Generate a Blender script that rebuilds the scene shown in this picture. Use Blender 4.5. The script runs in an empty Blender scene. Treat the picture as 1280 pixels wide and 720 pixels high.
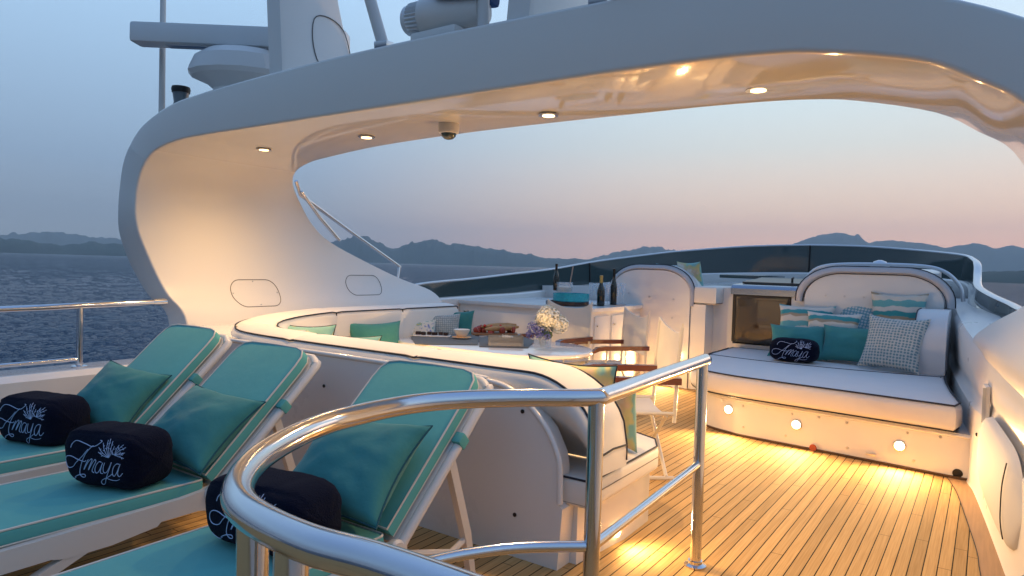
import bpy, bmesh, math, random
from mathutils import Vector, Matrix, Euler, noise
from mathutils.bvhtree import BVHTree
random.seed(7)
R = math.radians
S = bpy.context.scene
COL = S.collection

# ------------------------------------------------------------------ camera
CAM_H = 1.5
YAW, PITCH, ROLL, F_PX = R(34.9), R(-1.85), R(1.64), 853.0
fw = Vector((math.cos(YAW)*math.cos(PITCH), math.sin(YAW)*math.cos(PITCH), math.sin(PITCH)))
r0 = Vector((math.sin(YAW), -math.cos(YAW), 0)); u0 = r0.cross(fw)
rt = r0*math.cos(ROLL)+u0*math.sin(ROLL); up = rt.cross(fw)
cam = bpy.data.cameras.new('camera'); camo = bpy.data.objects.new('camera', cam); COL.objects.link(camo)
camo.matrix_world = Matrix(((rt.x, up.x, -fw.x, 0), (rt.y, up.y, -fw.y, 0), (rt.z, up.z, -fw.z, CAM_H), (0, 0, 0, 1)))
cam.sensor_width = 36; cam.lens = F_PX/1280*36; cam.clip_start = .05; cam.clip_end = 60000
S.camera = camo
S.render.engine = 'CYCLES'
S.view_settings.view_transform = 'Standard'; S.view_settings.look = 'None'
S.view_settings.exposure = .22; S.view_settings.gamma = 1
S.cycles.max_bounces = 8; S.cycles.volume_bounces = 1
S.cycles.sample_clamp_indirect = 6

# ------------------------------------------------------------------ dusk sky
W = bpy.data.worlds.new('World'); S.world = W; W.use_nodes = True
nt = W.node_tree; nt.nodes.clear()
def N(t, **k):
    n = nt.nodes.new(t)
    for a, b in k.items(): setattr(n, a, b)
    return n
def ramp(n, pts):
    cr = n.color_ramp
    while len(cr.elements) > 1: cr.elements.remove(cr.elements[-1])
    cr.elements[0].position = pts[0][0]; cr.elements[0].color = (*pts[0][1], 1)
    for p, c in pts[1:]:
        e = cr.elements.new(p); e.color = (*c, 1)
def lin(r, g, b):
    f = lambda v: (v/255/12.92) if v/255 <= .04045 else ((v/255+.055)/1.055)**2.4
    return (f(r), f(g), f(b))
tc = N('ShaderNodeTexCoord'); sp = N('ShaderNodeSeparateXYZ'); nt.links.new(tc.outputs['Generated'], sp.inputs[0])
# elevation ramps: cool side (port and aft) and glowing side (starboard bow)
r1 = N('ShaderNodeValToRGB'); ramp(r1, [(0, lin(142, 148, 154)), (.04, lin(138, 150, 162)), (.12, lin(132, 156, 182)), (.34, lin(156, 190, 222)), (1, lin(112, 148, 205))])
r2 = N('ShaderNodeValToRGB'); ramp(r2, [(0, (1.14, .62, .39)), (.035, (1.12, .63, .41)), (.085, (.90, .65, .48)), (.17, lin(208, 212, 208)), (.25, lin(196, 216, 224)), (.40, lin(190, 214, 242)), (1, lin(112, 148, 205))])
nt.links.new(sp.outputs['Z'], r1.inputs[0]); nt.links.new(sp.outputs['Z'], r2.inputs[0])
dt = N('ShaderNodeVectorMath', operation='DOT_PRODUCT'); nt.links.new(tc.outputs['Generated'], dt.inputs[0])
GA = R(-14); dt.inputs[1].default_value = (math.cos(GA), math.sin(GA), 0)
mr = N('ShaderNodeMapRange', interpolation_type='SMOOTHSTEP'); mr.inputs['From Min'].default_value = .30; mr.inputs['From Max'].default_value = .93
nt.links.new(dt.outputs['Value'], mr.inputs['Value'])
mx = N('ShaderNodeMix', data_type='RGBA'); nt.links.new(mr.outputs[0], mx.inputs[0]); nt.links.new(r1.outputs[0], mx.inputs[6]); nt.links.new(r2.outputs[0], mx.inputs[7])
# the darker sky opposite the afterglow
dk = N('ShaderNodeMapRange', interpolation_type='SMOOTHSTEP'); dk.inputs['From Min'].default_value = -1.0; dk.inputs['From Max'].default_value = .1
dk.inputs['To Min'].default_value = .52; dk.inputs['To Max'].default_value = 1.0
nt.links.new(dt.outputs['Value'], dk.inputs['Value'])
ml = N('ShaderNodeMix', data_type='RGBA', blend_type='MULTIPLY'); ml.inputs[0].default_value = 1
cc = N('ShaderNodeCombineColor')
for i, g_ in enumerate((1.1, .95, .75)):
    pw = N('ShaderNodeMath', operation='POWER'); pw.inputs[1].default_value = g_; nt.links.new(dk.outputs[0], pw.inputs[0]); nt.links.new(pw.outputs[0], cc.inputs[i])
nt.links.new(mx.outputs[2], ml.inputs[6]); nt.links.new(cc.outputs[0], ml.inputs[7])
sky = N('ShaderNodeTexSky', sky_type='NISHITA'); sky.sun_disc = False; sky.sun_elevation = R(1.0); sky.sun_rotation = R(104)
sky.air_density = 1.2; sky.dust_density = 2.0
bg1 = N('ShaderNodeBackground'); bg1.inputs[1].default_value = .02; nt.links.new(sky.outputs[0], bg1.inputs[0])
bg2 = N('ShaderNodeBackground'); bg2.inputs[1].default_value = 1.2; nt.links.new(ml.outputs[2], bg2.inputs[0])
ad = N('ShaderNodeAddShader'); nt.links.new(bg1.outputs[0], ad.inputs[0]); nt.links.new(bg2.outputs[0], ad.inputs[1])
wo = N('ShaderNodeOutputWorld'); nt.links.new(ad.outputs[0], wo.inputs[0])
# last light of the set sun: very soft and weak
sl = bpy.data.lights.new('sun', 'SUN'); sl.energy = .12; sl.angle = R(20); sl.color = (1, .72, .55)
so = bpy.data.objects.new('sun', sl); COL.objects.link(so)
so.rotation_euler = Vector((-math.cos(GA), -math.sin(GA), -.12)).to_track_quat('-Z', 'Y').to_euler()

# ------------------------------------------------------------------ materials
MATS = {}
def mat(name, col=(.8, .8, .8), rough=.5, metal=0, coat=0, bump=0, bscale=200, var=0, vscale=4, emit=None, estr=0,
        trans=0, ior=1.45, sheen=0, stretch=(1, 1, 1), rvar=0):
    if name in MATS: return MATS[name]
    m = bpy.data.materials.new(name); m.use_nodes = True; MATS[name] = m
    t = m.node_tree; b = t.nodes['Principled BSDF']
    b.inputs['Base Color'].default_value = (*col, 1); b.inputs['Roughness'].default_value = rough
    b.inputs['Metallic'].default_value = metal; b.inputs['Coat Weight'].default_value = coat
    b.inputs['Coat Roughness'].default_value = .04; b.inputs['IOR'].default_value = ior
    b.inputs['Transmission Weight'].default_value = trans; b.inputs['Sheen Weight'].default_value = sheen
    if emit: b.inputs['Emission Color'].default_value = (*emit, 1); b.inputs['Emission Strength'].default_value = estr
    c = t.nodes.new('ShaderNodeTexCoord'); mp = t.nodes.new('ShaderNodeMapping'); mp.inputs['Scale'].default_value = stretch
    t.links.new(c.outputs['Object'], mp.inputs[0])
    if var or rvar:
        n = t.nodes.new('ShaderNodeTexNoise'); n.inputs['Scale'].default_value = vscale; n.inputs['Detail'].default_value = 5
        t.links.new(mp.outputs[0], n.inputs[0])
        if var:
            x = t.nodes.new('ShaderNodeMix'); x.data_type = 'RGBA'
            x.inputs[6].default_value = (*[v*(1-var) for v in col], 1); x.inputs[7].default_value = (*[min(1, v*(1+var)) for v in col], 1)
            t.links.new(n.outputs[0], x.inputs[0]); t.links.new(x.outputs[2], b.inputs['Base Color'])
        if rvar:
            q = t.nodes.new('ShaderNodeMapRange'); q.inputs['To Min'].default_value = max(0, rough-rvar); q.inputs['To Max'].default_value = rough+rvar
            t.links.new(n.outputs[0], q.inputs[0]); t.links.new(q.outputs[0], b.inputs['Roughness'])
    if bump:
        n2 = t.nodes.new('ShaderNodeTexNoise'); n2.inputs['Scale'].default_value = bscale; n2.inputs['Detail'].default_value = 4
        t.links.new(mp.outputs[0], n2.inputs[0])
        bp = t.nodes.new('ShaderNodeBump'); bp.inputs['Strength'].default_value = bump; bp.inputs['Distance'].default_value = .01
        t.links.new(n2.outputs[0], bp.inputs['Height']); t.links.new(bp.outputs[0], b.inputs['Normal'])
    return m
GEL = mat('gelcoat', (.72, .70, .67), .16, coat=.5, var=.03, vscale=1.5, rvar=.05, bump=.012, bscale=2.2)
GELR = mat('roof_gelcoat', (.70, .66, .61), .06, coat=.5, var=.02, vscale=1.2, bump=.008, bscale=1.6)
GELW = mat('satin_gelcoat', (.70, .68, .65), .3, coat=.2, var=.05, vscale=2, rvar=.08)
NONSKID = mat('nonskid', (.62, .62, .62), .7, bump=.3, bscale=260)
STEEL = mat('stainless_steel', (.62, .62, .64), .13, metal=1, rvar=.05, vscale=9)
STEEL2 = mat('brushed_steel', (.55, .56, .58), .28, metal=1)
VINYL = mat('cream_upholstery', (.70, .66, .60), .55, bump=.08, bscale=14, var=.05, vscale=5, sheen=.2)
VINYLG = mat('pale_grey_upholstery', (.62, .60, .59), .6, bump=.08, bscale=14, var=.05, vscale=5, sheen=.2)
NAVYP = mat('navy_piping', (.012, .014, .025), .6)
SEAM = mat('seam_black', (.015, .015, .015), .6)
TEAL = mat('teal_canvas', (.105, .365, .345), .85, bump=.3, bscale=12, var=.10, vscale=3, sheen=.05)
TEALC = mat('teal_cotton', (.05, .215, .205), .9, bump=.6, bscale=11, var=.15, vscale=7, sheen=.15)
CREAMP = mat('cream_piping', (.60, .56, .50), .7)
TEALP = mat('dark_teal_piping', (.01, .08, .10), .8)
TOWEL = mat('navy_terry', (.003, .005, .017), 1.0, bump=1.0, bscale=170, sheen=.03)
THREAD = mat('pale_blue_thread', (.50, .58, .80), .55)
PLAST = mat('white_resin', (.62, .59, .56), .42, var=.05, vscale=6, bump=.05, bscale=30)
BLACK = mat('black_rubber', (.01, .01, .01), .5)
DGLASS = mat('tinted_acrylic', (.045, .068, .070), .06, coat=.6)
WOOD = mat('varnished_mahogany', (.13, .028, .012), .22, coat=.7, var=.35, vscale=16, stretch=(1, 9, 9))
SLING = mat('ivory_canvas', (.72, .66, .56), .85, bump=.35, bscale=12, var=.06, vscale=7)
CHAIRM = mat('ivory_enamel', (.66, .61, .52), .35)
GLASS = mat('clear_glass', (1, 1, 1), .02, trans=1, ior=1.45)
TURQ = mat('turquoise_glass', (.03, .50, .58), .12, trans=.35, bump=.8, bscale=70, var=.5, vscale=60)
CHINA = mat('white_china', (.78, .76, .72), .2, coat=.4)
RADAR = mat('radar_grey', (.66, .68, .69), .4, var=.04)
BOTTLE = mat('dark_bottle', (.006, .010, .008), .08, coat=.5)
LENS = mat('lamp_lens', (1, .9, .7), .3, emit=(1, .66, .28), estr=5)
COURT = mat('courtesy_lamp_lens', (1, .9, .7), .3, emit=(1, .74, .34), estr=12)
WARM = (1, .62, .27)

GELW.node_tree.nodes['Principled BSDF'].inputs['Specular IOR Level'].default_value = .3; GELW.node_tree.nodes['Principled BSDF'].inputs['Coat Weight'].default_value = .06
for n_ in ('navy_terry', 'teal_canvas', 'teal_cotton'): MATS[n_].node_tree.nodes['Principled BSDF'].inputs['Specular IOR Level'].default_value = .12
def pattern(name, build):
    m = bpy.data.materials.new(name); m.use_nodes = True; t = m.node_tree; b = t.nodes['Principled BSDF']
    b.inputs['Roughness'].default_value = .9; b.inputs['Sheen Weight'].default_value = .2
    c = t.nodes.new('ShaderNodeTexCoord'); build(t, b, c.outputs['Object']); return m
def stripes(cols, scale, wob=.02, axis=2, off=0):
    def f(t, b, co):
        s = t.nodes.new('ShaderNodeSeparateXYZ'); t.links.new(co, s.inputs[0])
        n = t.nodes.new('ShaderNodeTexNoise'); n.inputs['Scale'].default_value = 7; t.links.new(co, n.inputs[0])
        a = t.nodes.new('ShaderNodeMath'); a.operation = 'MULTIPLY_ADD'; t.links.new(n.outputs[0], a.inputs[0]); a.inputs[1].default_value = wob
        t.links.new(s.outputs[axis], a.inputs[2])
        d = t.nodes.new('ShaderNodeMath'); d.operation = 'MULTIPLY_ADD'; t.links.new(a.outputs[0], d.inputs[0]); d.inputs[1].default_value = scale; d.inputs[2].default_value = 5+off
        q = t.nodes.new('ShaderNodeMath'); q.operation = 'FRACT'; t.links.new(d.outputs[0], q.inputs[0])
        r = t.nodes.new('ShaderNodeValToRGB'); ramp(r, cols); r.color_ramp.interpolation = 'LINEAR'
        t.links.new(q.outputs[0], r.inputs[0]); t.links.new(r.outputs[0], b.inputs['Base Color'])
    return f
WAVE = pattern('wave_striped_cotton', stripes([(0, (.55, .50, .42)), (.22, (.55, .50, .42)), (.25, (.30, .24, .16)), (.33, (.30, .24, .16)), (.36, (.03, .24, .26)), (.52, (.03, .24, .26)), (.55, (.58, .54, .48)), (.72, (.58, .54, .48)), (.75, (.12, .34, .34)), (.97, (.12, .34, .34))], 3.6, .09))
PASTEL = pattern('pastel_ikat_cotton', stripes([(0, (.62, .58, .46)), (.16, (.62, .58, .46)), (.2, (.22, .42, .36)), (.36, (.18, .40, .38)), (.42, (.48, .46, .20)), (.52, (.60, .44, .28)), (.58, (.64, .60, .50)), (.78, (.62, .58, .46)), (.84, (.16, .36, .36)), (.97, (.30, .44, .36))], 3.4, .22, axis=1))
def weave(sc, c1, c2):
    def f(t, b, co):
        v = t.nodes.new('ShaderNodeTexVoronoi'); v.voronoi_dimensions = '2D'; v.inputs['Scale'].default_value = sc; v.inputs['Randomness'].default_value = .2
        s_ = t.nodes.new('ShaderNodeSeparateXYZ'); c_ = t.nodes.new('ShaderNodeCombineXYZ'); t.links.new(co, s_.inputs[0]); t.links.new(s_.outputs[0], c_.inputs[0]); t.links.new(s_.outputs[2], c_.inputs[1]); t.links.new(c_.outputs[0], v.inputs[0])
        r = t.nodes.new('ShaderNodeValToRGB'); ramp(r, [(0, c1), (.30, c1), (.42, c2), (1, c2)]); t.links.new(v.outputs['Distance'], r.inputs[0])
        t.links.new(r.outputs[0], b.inputs['Base Color'])
        bp = t.nodes.new('ShaderNodeBump'); bp.inputs['Strength'].default_value = .5; bp.inputs['Distance'].default_value = .01
        t.links.new(v.outputs['Distance'], bp.inputs['Height']); t.links.new(bp.outputs[0], b.inputs['Normal'])
    return f
SPOTS = pattern('dotted_weave', weave(34, (.15, .24, .26), (.50, .48, .43)))
SPOTB = pattern('blue_dotted_weave', weave(30, (.55, .56, .54), (.16, .33, .37)))
GREYW = pattern('grey_basket_weave', weave(45, (.42, .44, .42), (.24, .28, .28)))
def floral(t, b, co):
    n = t.nodes.new('ShaderNodeTexNoise'); n.inputs['Scale'].default_value = 14; n.inputs['Detail'].default_value = 3; t.links.new(co, n.inputs[0])
    r = t.nodes.new('ShaderNodeValToRGB'); ramp(r, [(0, (.08, .10, .30)), (.38, (.16, .20, .40)), (.44, (.60, .56, .48)), (.56, (.60, .56, .48)), (.60, (.10, .30, .30)), (.66, (.52, .42, .14)), (.75, (.30, .16, .08))])
    t.links.new(n.outputs[0], r.inputs[0]); t.links.new(r.outputs[0], b.inputs['Base Color'])
FLORAL = pattern('floral_print', floral)
def teak(t, b, co):
    PW = .062
    s = t.nodes.new('ShaderNodeSeparateXYZ'); t.links.new(co, s.inputs[0])
    def M(op, a, v=None, v2=None):
        n = t.nodes.new('ShaderNodeMath'); n.operation = op; t.links.new(a, n.inputs[0])
        if v is not None:
            if hasattr(v, 'type'): t.links.new(v, n.inputs[1])
            else: n.inputs[1].default_value = v
        if v2 is not None: n.inputs[2].default_value = v2
        return n.outputs[0]
    q = M('DIVIDE', s.outputs[1], PW); fl = M('FLOOR', q); fr = M('FRACT', q)
    caulk = M('LESS_THAN', M('ABSOLUTE', M('SUBTRACT', fr, .5)), .046)
    wn = t.nodes.new('ShaderNodeTexWhiteNoise'); wn.noise_dimensions = '1D'; t.links.new(M('FLOOR', M('ADD', q, .5)), wn.inputs['W'])
    sx_ = M('ADD', M('DIVIDE', s.outputs[0], 2.3), M('MULTIPLY', wn.outputs[0], 7.0)); butt = M('LESS_THAN', M('FRACT', sx_), .0016); caulk = M('MAXIMUM', caulk, butt)
    cx = t.nodes.new('ShaderNodeCombineXYZ')
    t.links.new(M('MULTIPLY', s.outputs[0], 2.2), cx.inputs[0]); t.links.new(M('MULTIPLY', s.outputs[1], 90), cx.inputs[1]); t.links.new(M('MULTIPLY', wn.outputs[0], 40), cx.inputs[2])
    g = t.nodes.new('ShaderNodeTexNoise'); g.inputs['Scale'].default_value = 1.6; g.inputs['Detail'].default_value = 7; t.links.new(cx.outputs[0], g.inputs[0])
    r = t.nodes.new('ShaderNodeValToRGB'); ramp(r, [(.25, (.44, .262, .10)), (.5, (.53, .33, .135)), (.75, (.62, .40, .175))]); t.links.new(g.outputs[0], r.inputs[0])
    vm = t.nodes.new('ShaderNodeMapRange'); vm.inputs['To Min'].default_value = .80; vm.inputs['To Max'].default_value = 1.12; t.links.new(wn.outputs[0], vm.inputs[0])
    vs = t.nodes.new('ShaderNodeVectorMath'); vs.operation = 'SCALE'; t.links.new(r.outputs[0], vs.inputs[0]); t.links.new(vm.outputs[0], vs.inputs['Scale'])
    x = t.nodes.new('ShaderNodeMix'); x.data_type = 'RGBA'; x.inputs[7].default_value = (.006, .005, .004, 1)
    t.links.new(caulk, x.inputs[0]); t.links.new(vs.outputs[0], x.inputs[6]); t.links.new(x.outputs[2], b.inputs['Base Color'])
    b.inputs['Roughness'].default_value = .8; b.inputs['Specular IOR Level'].default_value = .13; b.inputs['Sheen Weight'].default_value = 0
    bp = t.nodes.new('ShaderNodeBump'); bp.inputs['Strength'].default_value = .25; bp.inputs['Distance'].default_value = .003
    t.links.new(g.outputs[0], bp.inputs['Height']); t.links.new(bp.outputs[0], b.inputs['Normal'])
TEAK = pattern('teak_planks', teak)
TEAKM = mat('teak_margin', (.42, .25, .125), .55, var=.3, vscale=5, stretch=(.6, 12, 12), bump=.05, bscale=30)

TGL = mat('thin_glass', (.75, .82, .88), .03, coat=.5); TGL.node_tree.nodes['Principled BSDF'].inputs['Alpha'].default_value = .28

# ------------------------------------------------------------------ helpers
def wm(o):
    m = o.matrix_basis.copy(); p = o.parent
    while p: m = p.matrix_basis @ m; p = p.parent
    return m
def tag(o, label=None, cat=None, group=None, kind=None):
    if label: o['label'] = label
    if cat: o['category'] = cat
    if group: o['group'] = group
    if kind: o['kind'] = kind
    return o
def thing(name, label, cat, loc=(0, 0, 0), rz=0, group=None):
    o = bpy.data.objects.new(name, None); COL.objects.link(o); o.location = loc; o.rotation_euler = (0, 0, rz)
    o.empty_display_size = .1
    return tag(o, label, cat, group)
def mk(name, bm, m, parent=None, smooth=True, M=None, bevel=0, world=True, ang=40):
    """link a bmesh as ONE mesh object; geometry given in world space is moved into the parent's space"""
    if bevel: bmesh.ops.bevel(bm, geom=[e for e in bm.edges if len(e.link_faces) == 2 and e.calc_face_angle(0) > R(35)], offset=bevel, segments=2, affect='EDGES', profile=.6)
    bmesh.ops.recalc_face_normals(bm, faces=bm.faces)
    me = bpy.data.meshes.new(name); o = bpy.data.objects.new(name, me)
    if parent:
        o.parent = parent
        if world: bm.transform(wm(parent).inverted())
    if M is not None: o.matrix_basis = M
    bm.to_mesh(me); bm.free(); me.materials.append(m)
    if smooth:
        me.shade_smooth()
        try: me.set_sharp_from_angle(angle=R(ang))
        except Exception: pass
    COL.objects.link(o); return o
def box(bm, c, s, rot=None):
    r = bmesh.ops.create_cube(bm, size=1); M = Matrix.Translation(c) @ (rot.to_matrix().to_4x4() if rot else Matrix()) @ Matrix.Diagonal((*s, 1))
    bmesh.ops.transform(bm, matrix=M, verts=r['verts']); return r['verts']
def catmull(P, n, closed=False):
    P = [Vector(p) for p in P]; out = []; L = len(P)
    for i in range(L if closed else L-1):
        if closed: a, b, c, d = P[(i-1) % L], P[i], P[(i+1) % L], P[(i+2) % L]
        else: a, b, c, d = P[max(i-1, 0)], P[i], P[i+1], P[min(i+2, L-1)]
        for k in range(n):
            t = k/n
            out.append(.5*((2*b)+(c-a)*t+(2*a-5*b+4*c-d)*t*t+(3*b-a-3*c+d)*t**3))
    if not closed: out.append(P[-1])
    return out
def tube(bm, pts, r, seg=12, closed=False, sm=0, rf=None):
    P = [Vector(p) for p in pts]
    if sm: P = catmull(P, sm, closed)
    n = len(P); rings = []
    T = []
    for i in range(n):
        a = P[(i-1) % n] if (closed or i > 0) else P[i]; b = P[(i+1) % n] if (closed or i < n-1) else P[i]
        d = (b-a); T.append(d.normalized() if d.length > 1e-9 else Vector((1, 0, 0)))
    ref = Vector((0, 0, 1)) if abs(T[0].z) < .9 else Vector((1, 0, 0))
    nn = (ref-T[0]*ref.dot(T[0])).normalized()
    for i in range(n):
        nn = (nn-T[i]*nn.dot(T[i])).normalized(); bb = T[i].cross(nn); rr = rf(i/(n-1)) if rf else r
        rings.append([bm.verts.new(P[i]+(nn*math.cos(2*math.pi*k/seg)+bb*math.sin(2*math.pi*k/seg))*rr) for k in range(seg)])
    for i in range(n if closed else n-1):
        A, B = rings[i], rings[(i+1) % n]
        for k in range(seg): bm.faces.new((A[k], A[(k+1) % seg], B[(k+1) % seg], B[k]))
    if not closed: bm.faces.new(rings[0][::-1]); bm.faces.new(rings[-1])
def lathe(bm, prof, c=(0, 0, 0), seg=24, M=None):
    rings = []
    for r, z in prof:
        rings.append([bm.verts.new((c[0]+r*math.cos(2*math.pi*k/seg), c[1]+r*math.sin(2*math.pi*k/seg), c[2]+z)) for k in range(seg)])
    for i in range(len(rings)-1):
        for k in range(seg): bm.faces.new((rings[i][k], rings[i][(k+1) % seg], rings[i+1][(k+1) % seg], rings[i+1][k]))
    bm.faces.new(rings[0][::-1]); bm.faces.new(rings[-1])
    if M is not None: bmesh.ops.transform(bm, matrix=M, verts=[v for r_ in rings for v in r_])
def prism(bm, outline, axis, a, b):
    """outline: 2D points; axis 'z' -> (x,y) extruded z a..b, 'x' -> (y,z) extruded x, 'y' -> (x,z) extruded y"""
    f = {'z': lambda p, q: (p[0], p[1], q), 'x': lambda p, q: (q, p[0], p[1]), 'y': lambda p, q: (p[0], q, p[1])}[axis]
    A = [bm.verts.new(f(p, a)) for p in outline]; B = [bm.verts.new(f(p, b)) for p in outline]; n = len(outline)
    for i in range(n): bm.faces.new((A[i], A[(i+1) % n], B[(i+1) % n], B[i]))
    bm.faces.new(A[::-1]); bm.faces.new(B)
def loft(bm, rings, closed_ring=True, caps=True, closed=False):
    V = [[bm.verts.new(p) for p in r] for r in rings]; n = len(V[0])
    for i in range(len(V) if closed else len(V)-1):
        for k in range(n if closed_ring else n-1):
            bm.faces.new((V[i][k], V[i][(k+1) % n], V[(i+1) % len(V)][(k+1) % n], V[(i+1) % len(V)][k]))
    if caps and closed_ring and not closed: bm.faces.new(V[0][::-1]); bm.faces.new(V[-1])
def slab(bm, outline, z0, z1, r=.03, dome=.0):
    """upholstered slab with rounded top and bottom edges from a plan outline"""
    pts = [Vector((p[0], p[1])) for p in outline]; c = sum(pts, Vector((0, 0)))/len(pts); n = len(pts)
    def off(d):
        out = []
        for i in range(n):
            e1 = (pts[i]-pts[i-1]).normalized(); e2 = (pts[(i+1) % n]-pts[i]).normalized()
            nn = Vector((e1.y+e2.y, -e1.x-e2.x))
            nn = nn.normalized() if nn.length > 1e-6 else Vector((e1.y, -e1.x))
            if nn.dot(pts[i]-c) < 0 and sgn > 0: pass
            out.append(pts[i]-nn*sgn*d)
        return out
    area = sum(pts[i-1].x*pts[i].y-pts[i].x*pts[i-1].y for i in range(n)); sgn = 1 if area > 0 else -1
    rings = []
    for a in (0, 30, 60, 90): rings.append([(p.x, p.y, z0+r*(1-math.sin(R(a)))) for p in off(r*(1-math.cos(R(a))))][:] )
    rings = rings[::-1]
    for a in (0, 30, 60, 90): rings.append([(p.x, p.y, z1-r*(1-math.sin(R(a)))) for p in off(r*(1-math.cos(R(a))))])
    loft(bm, rings)
    return [(p.x, p.y, z1-r*.12) for p in off(r*.3)]
def rrect(w, h, r, seg=6, cx=0, cy=0):
    out = []
    for sx, sy, a0 in ((1, 1, 0), (-1, 1, 90), (-1, -1, 180), (1, -1, 270)):
        for k in range(seg+1):
            a = R(a0+90*k/seg); out.append((cx+sx*(w/2-r)+r*math.cos(a), cy+sy*(h/2-r)+r*math.sin(a)))
    return out
def circ(r, n=32, cx=0, cy=0): return [(cx+r*math.cos(2*math.pi*k/n), cy+r*math.sin(2*math.pi*k/n)) for k in range(n)]
def G(px, py, z):
    """where the sight line through a point of the photograph meets the level z: used to read positions off real surfaces"""
    d = fw*F_PX+rt*(px-640)-up*(py-360); t = (z-CAM_H)/d.z
    return Vector((0, 0, CAM_H))+d*t
def pillow(name, w, h, t, m, base, yaw, tilt, label, cat, group=None, piping=None, seed=0, lean=0, parent=None):
    """square cushion standing on its lower edge: yaw turns its face, tilt leans it back"""
    bm = bmesh.new(); n = 28; V = {}
    for sd in (1, -1):
        for i in range(n+1):
            for j in range(n+1):
                u = -1+2*i/n; v = -1+2*j/n
                edge = i in (0, n) or j in (0, n)
                if sd < 0 and edge: V[(sd, i, j)] = V[(1, i, j)]; continue
                x = w/2*u*(1-.12*(1-v*v)); z = h/2*v*(1-.12*(1-u*u))
                th = t/2*(max(0, (1-u**2)*(1-v**2)))**.42
                k = noise.noise(Vector((u*1.4+seed, v*1.4, sd*3.1+seed)))*.18+noise.noise(Vector((u*4+seed*3, v*3.4, sd*2+seed)))*.07
                rad = math.atan2(v, u); k += .05*math.sin(rad*9+seed*4)*(u*u+v*v)*.5+.10*(.5-abs(noise.noise(Vector((u*2.2+v*1.1+seed, v*2.6-u*1.3, seed)))))**3
                V[(sd, i, j)] = bm.verts.new((x, sd*-th*(1+k), z+h/2))
    for sd in (1, -1):
        for i in range(n):
            for j in range(n):
                q = [V[(sd, i, j)], V[(sd, i+1, j)], V[(sd, i+1, j+1)], V[(sd, i, j+1)]]
                if len(set(q)) == 4: bm.faces.new(q if sd > 0 else q[::-1])
    M = Matrix.Translation(base) @ Matrix.Rotation(yaw, 4, 'Z') @ Matrix.Rotation(-tilt, 4, 'X') @ Matrix.Rotation(lean, 4, 'Y')
    o = mk(name, bm, m, M=M, ang=80); tag(o, label, cat, group)
    if piping:
        bm = bmesh.new(); P = []
        for u, v in [(-1+2*k/12, -1) for k in range(12)]+[(1, -1+2*k/12) for k in range(12)]+[(1-2*k/12, 1) for k in range(12)]+[(-1, 1-2*k/12) for k in range(12)]:
            P.append((w/2*u*(1-.12*(1-v*v)), 0, h/2*v*(1-.12*(1-u*u))+h/2))
        tube(bm, P, .0045, 6, closed=True); mk('piping', bm, piping, o, world=False)
    return o
def struct(name, bm, m, **k): return tag(mk(name, bm, m, **k), kind='structure')
def spot(loc, power, size=R(150), r=.03, blend=.8, d=(0, 0, -1), col=WARM, parent=None):
    col = (1, .61, .25)
    l = bpy.data.lights.new('lamp', 'SPOT'); l.energy = power; l.spot_size = size; l.spot_blend = blend; l.shadow_soft_size = r; l.color = col
    o = bpy.data.objects.new('lamp', l); COL.objects.link(o); o.location = loc; o.rotation_euler = Vector(d).to_track_quat('-Z', 'Y').to_euler()
    if parent: o.matrix_basis = wm(parent).inverted() @ Matrix.LocRotScale(Vector(loc), o.rotation_euler, None); o.parent = parent
    return o

# ------------------------------------------------------------------ sea and hills
def seamat(t, b, co):
    b.inputs['Base Color'].default_value = (.003, .038, .09, 1); b.inputs['Roughness'].default_value = .06; b.inputs['Specular IOR Level'].default_value = .13; b.inputs['Sheen Weight'].default_value = 0
    b.inputs['IOR'].default_value = 1.33
    acc = None
    for sc, st, w in ((1.1, (1, 1.5, 1), .35), (3.2, (1, 1.3, 1), .2)):
        mp = t.nodes.new('ShaderNodeMapping'); mp.inputs['Scale'].default_value = st; mp.inputs['Rotation'].default_value = (0, 0, .5); t.links.new(co, mp.inputs[0])
        n = t.nodes.new('ShaderNodeTexNoise'); n.inputs['Scale'].default_value = sc; n.inputs['Detail'].default_value = 4; n.inputs['Distortion'].default_value = .6; t.links.new(mp.outputs[0], n.inputs[0])
        mu = t.nodes.new('ShaderNodeMath'); mu.operation = 'MULTIPLY_ADD'; mu.inputs[1].default_value = w; t.links.new(n.outputs[0], mu.inputs[0])
        if acc: t.links.new(acc, mu.inputs[2])
        else: mu.inputs[2].default_value = 0
        acc = mu.outputs[0]
    bp = t.nodes.new('ShaderNodeBump'); bp.inputs['Strength'].default_value = 1; bp.inputs['Distance'].default_value = 1.8
    t.links.new(acc, bp.inputs['Height']); t.links.new(bp.outputs[0], b.inputs['Normal'])
SEA = pattern('sea_water', seamat)
SEAZ = -5.0
bm = bmesh.new()
nA = 1050; rad = [5.0]
while rad[-1] < 450: rad.append(rad[-1]+max(.45, rad[-1]**2/5500*1.3))
while rad[-1] < 15500: rad.append(rad[-1]*1.3)
rings = []
for r_ in rad:
    ring = []; fade = 1 if r_ < 300 else max(0, 1-(r_-300)/200)
    for k in range(nA):
        a = R(-12)+R(94)*k/(nA-1); x, y = r_*math.cos(a), r_*math.sin(a); z = 0
        if r_ < 500:
            q = x*.8+y*.6; w = -x*.6+y*.8
            z = .17*noise.noise(Vector((q*.30, w*.16, 1)))+.17*(.5-abs(noise.noise(Vector((q*.7, w*.45, 5)))))+.11*(.5-abs(noise.noise(Vector((q*1.7, w*1.1, 9)))))
            z *= fade*1.7
        ring.append((x, y, SEAZ+z))
    rings.append(ring)
loft(bm, rings, closed_ring=False, caps=False)
A = [bm.verts.new((15500*math.cos(R(82+266*k/24)), 15500*math.sin(R(82+266*k/24)), SEAZ-.6)) for k in range(25)]
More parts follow.
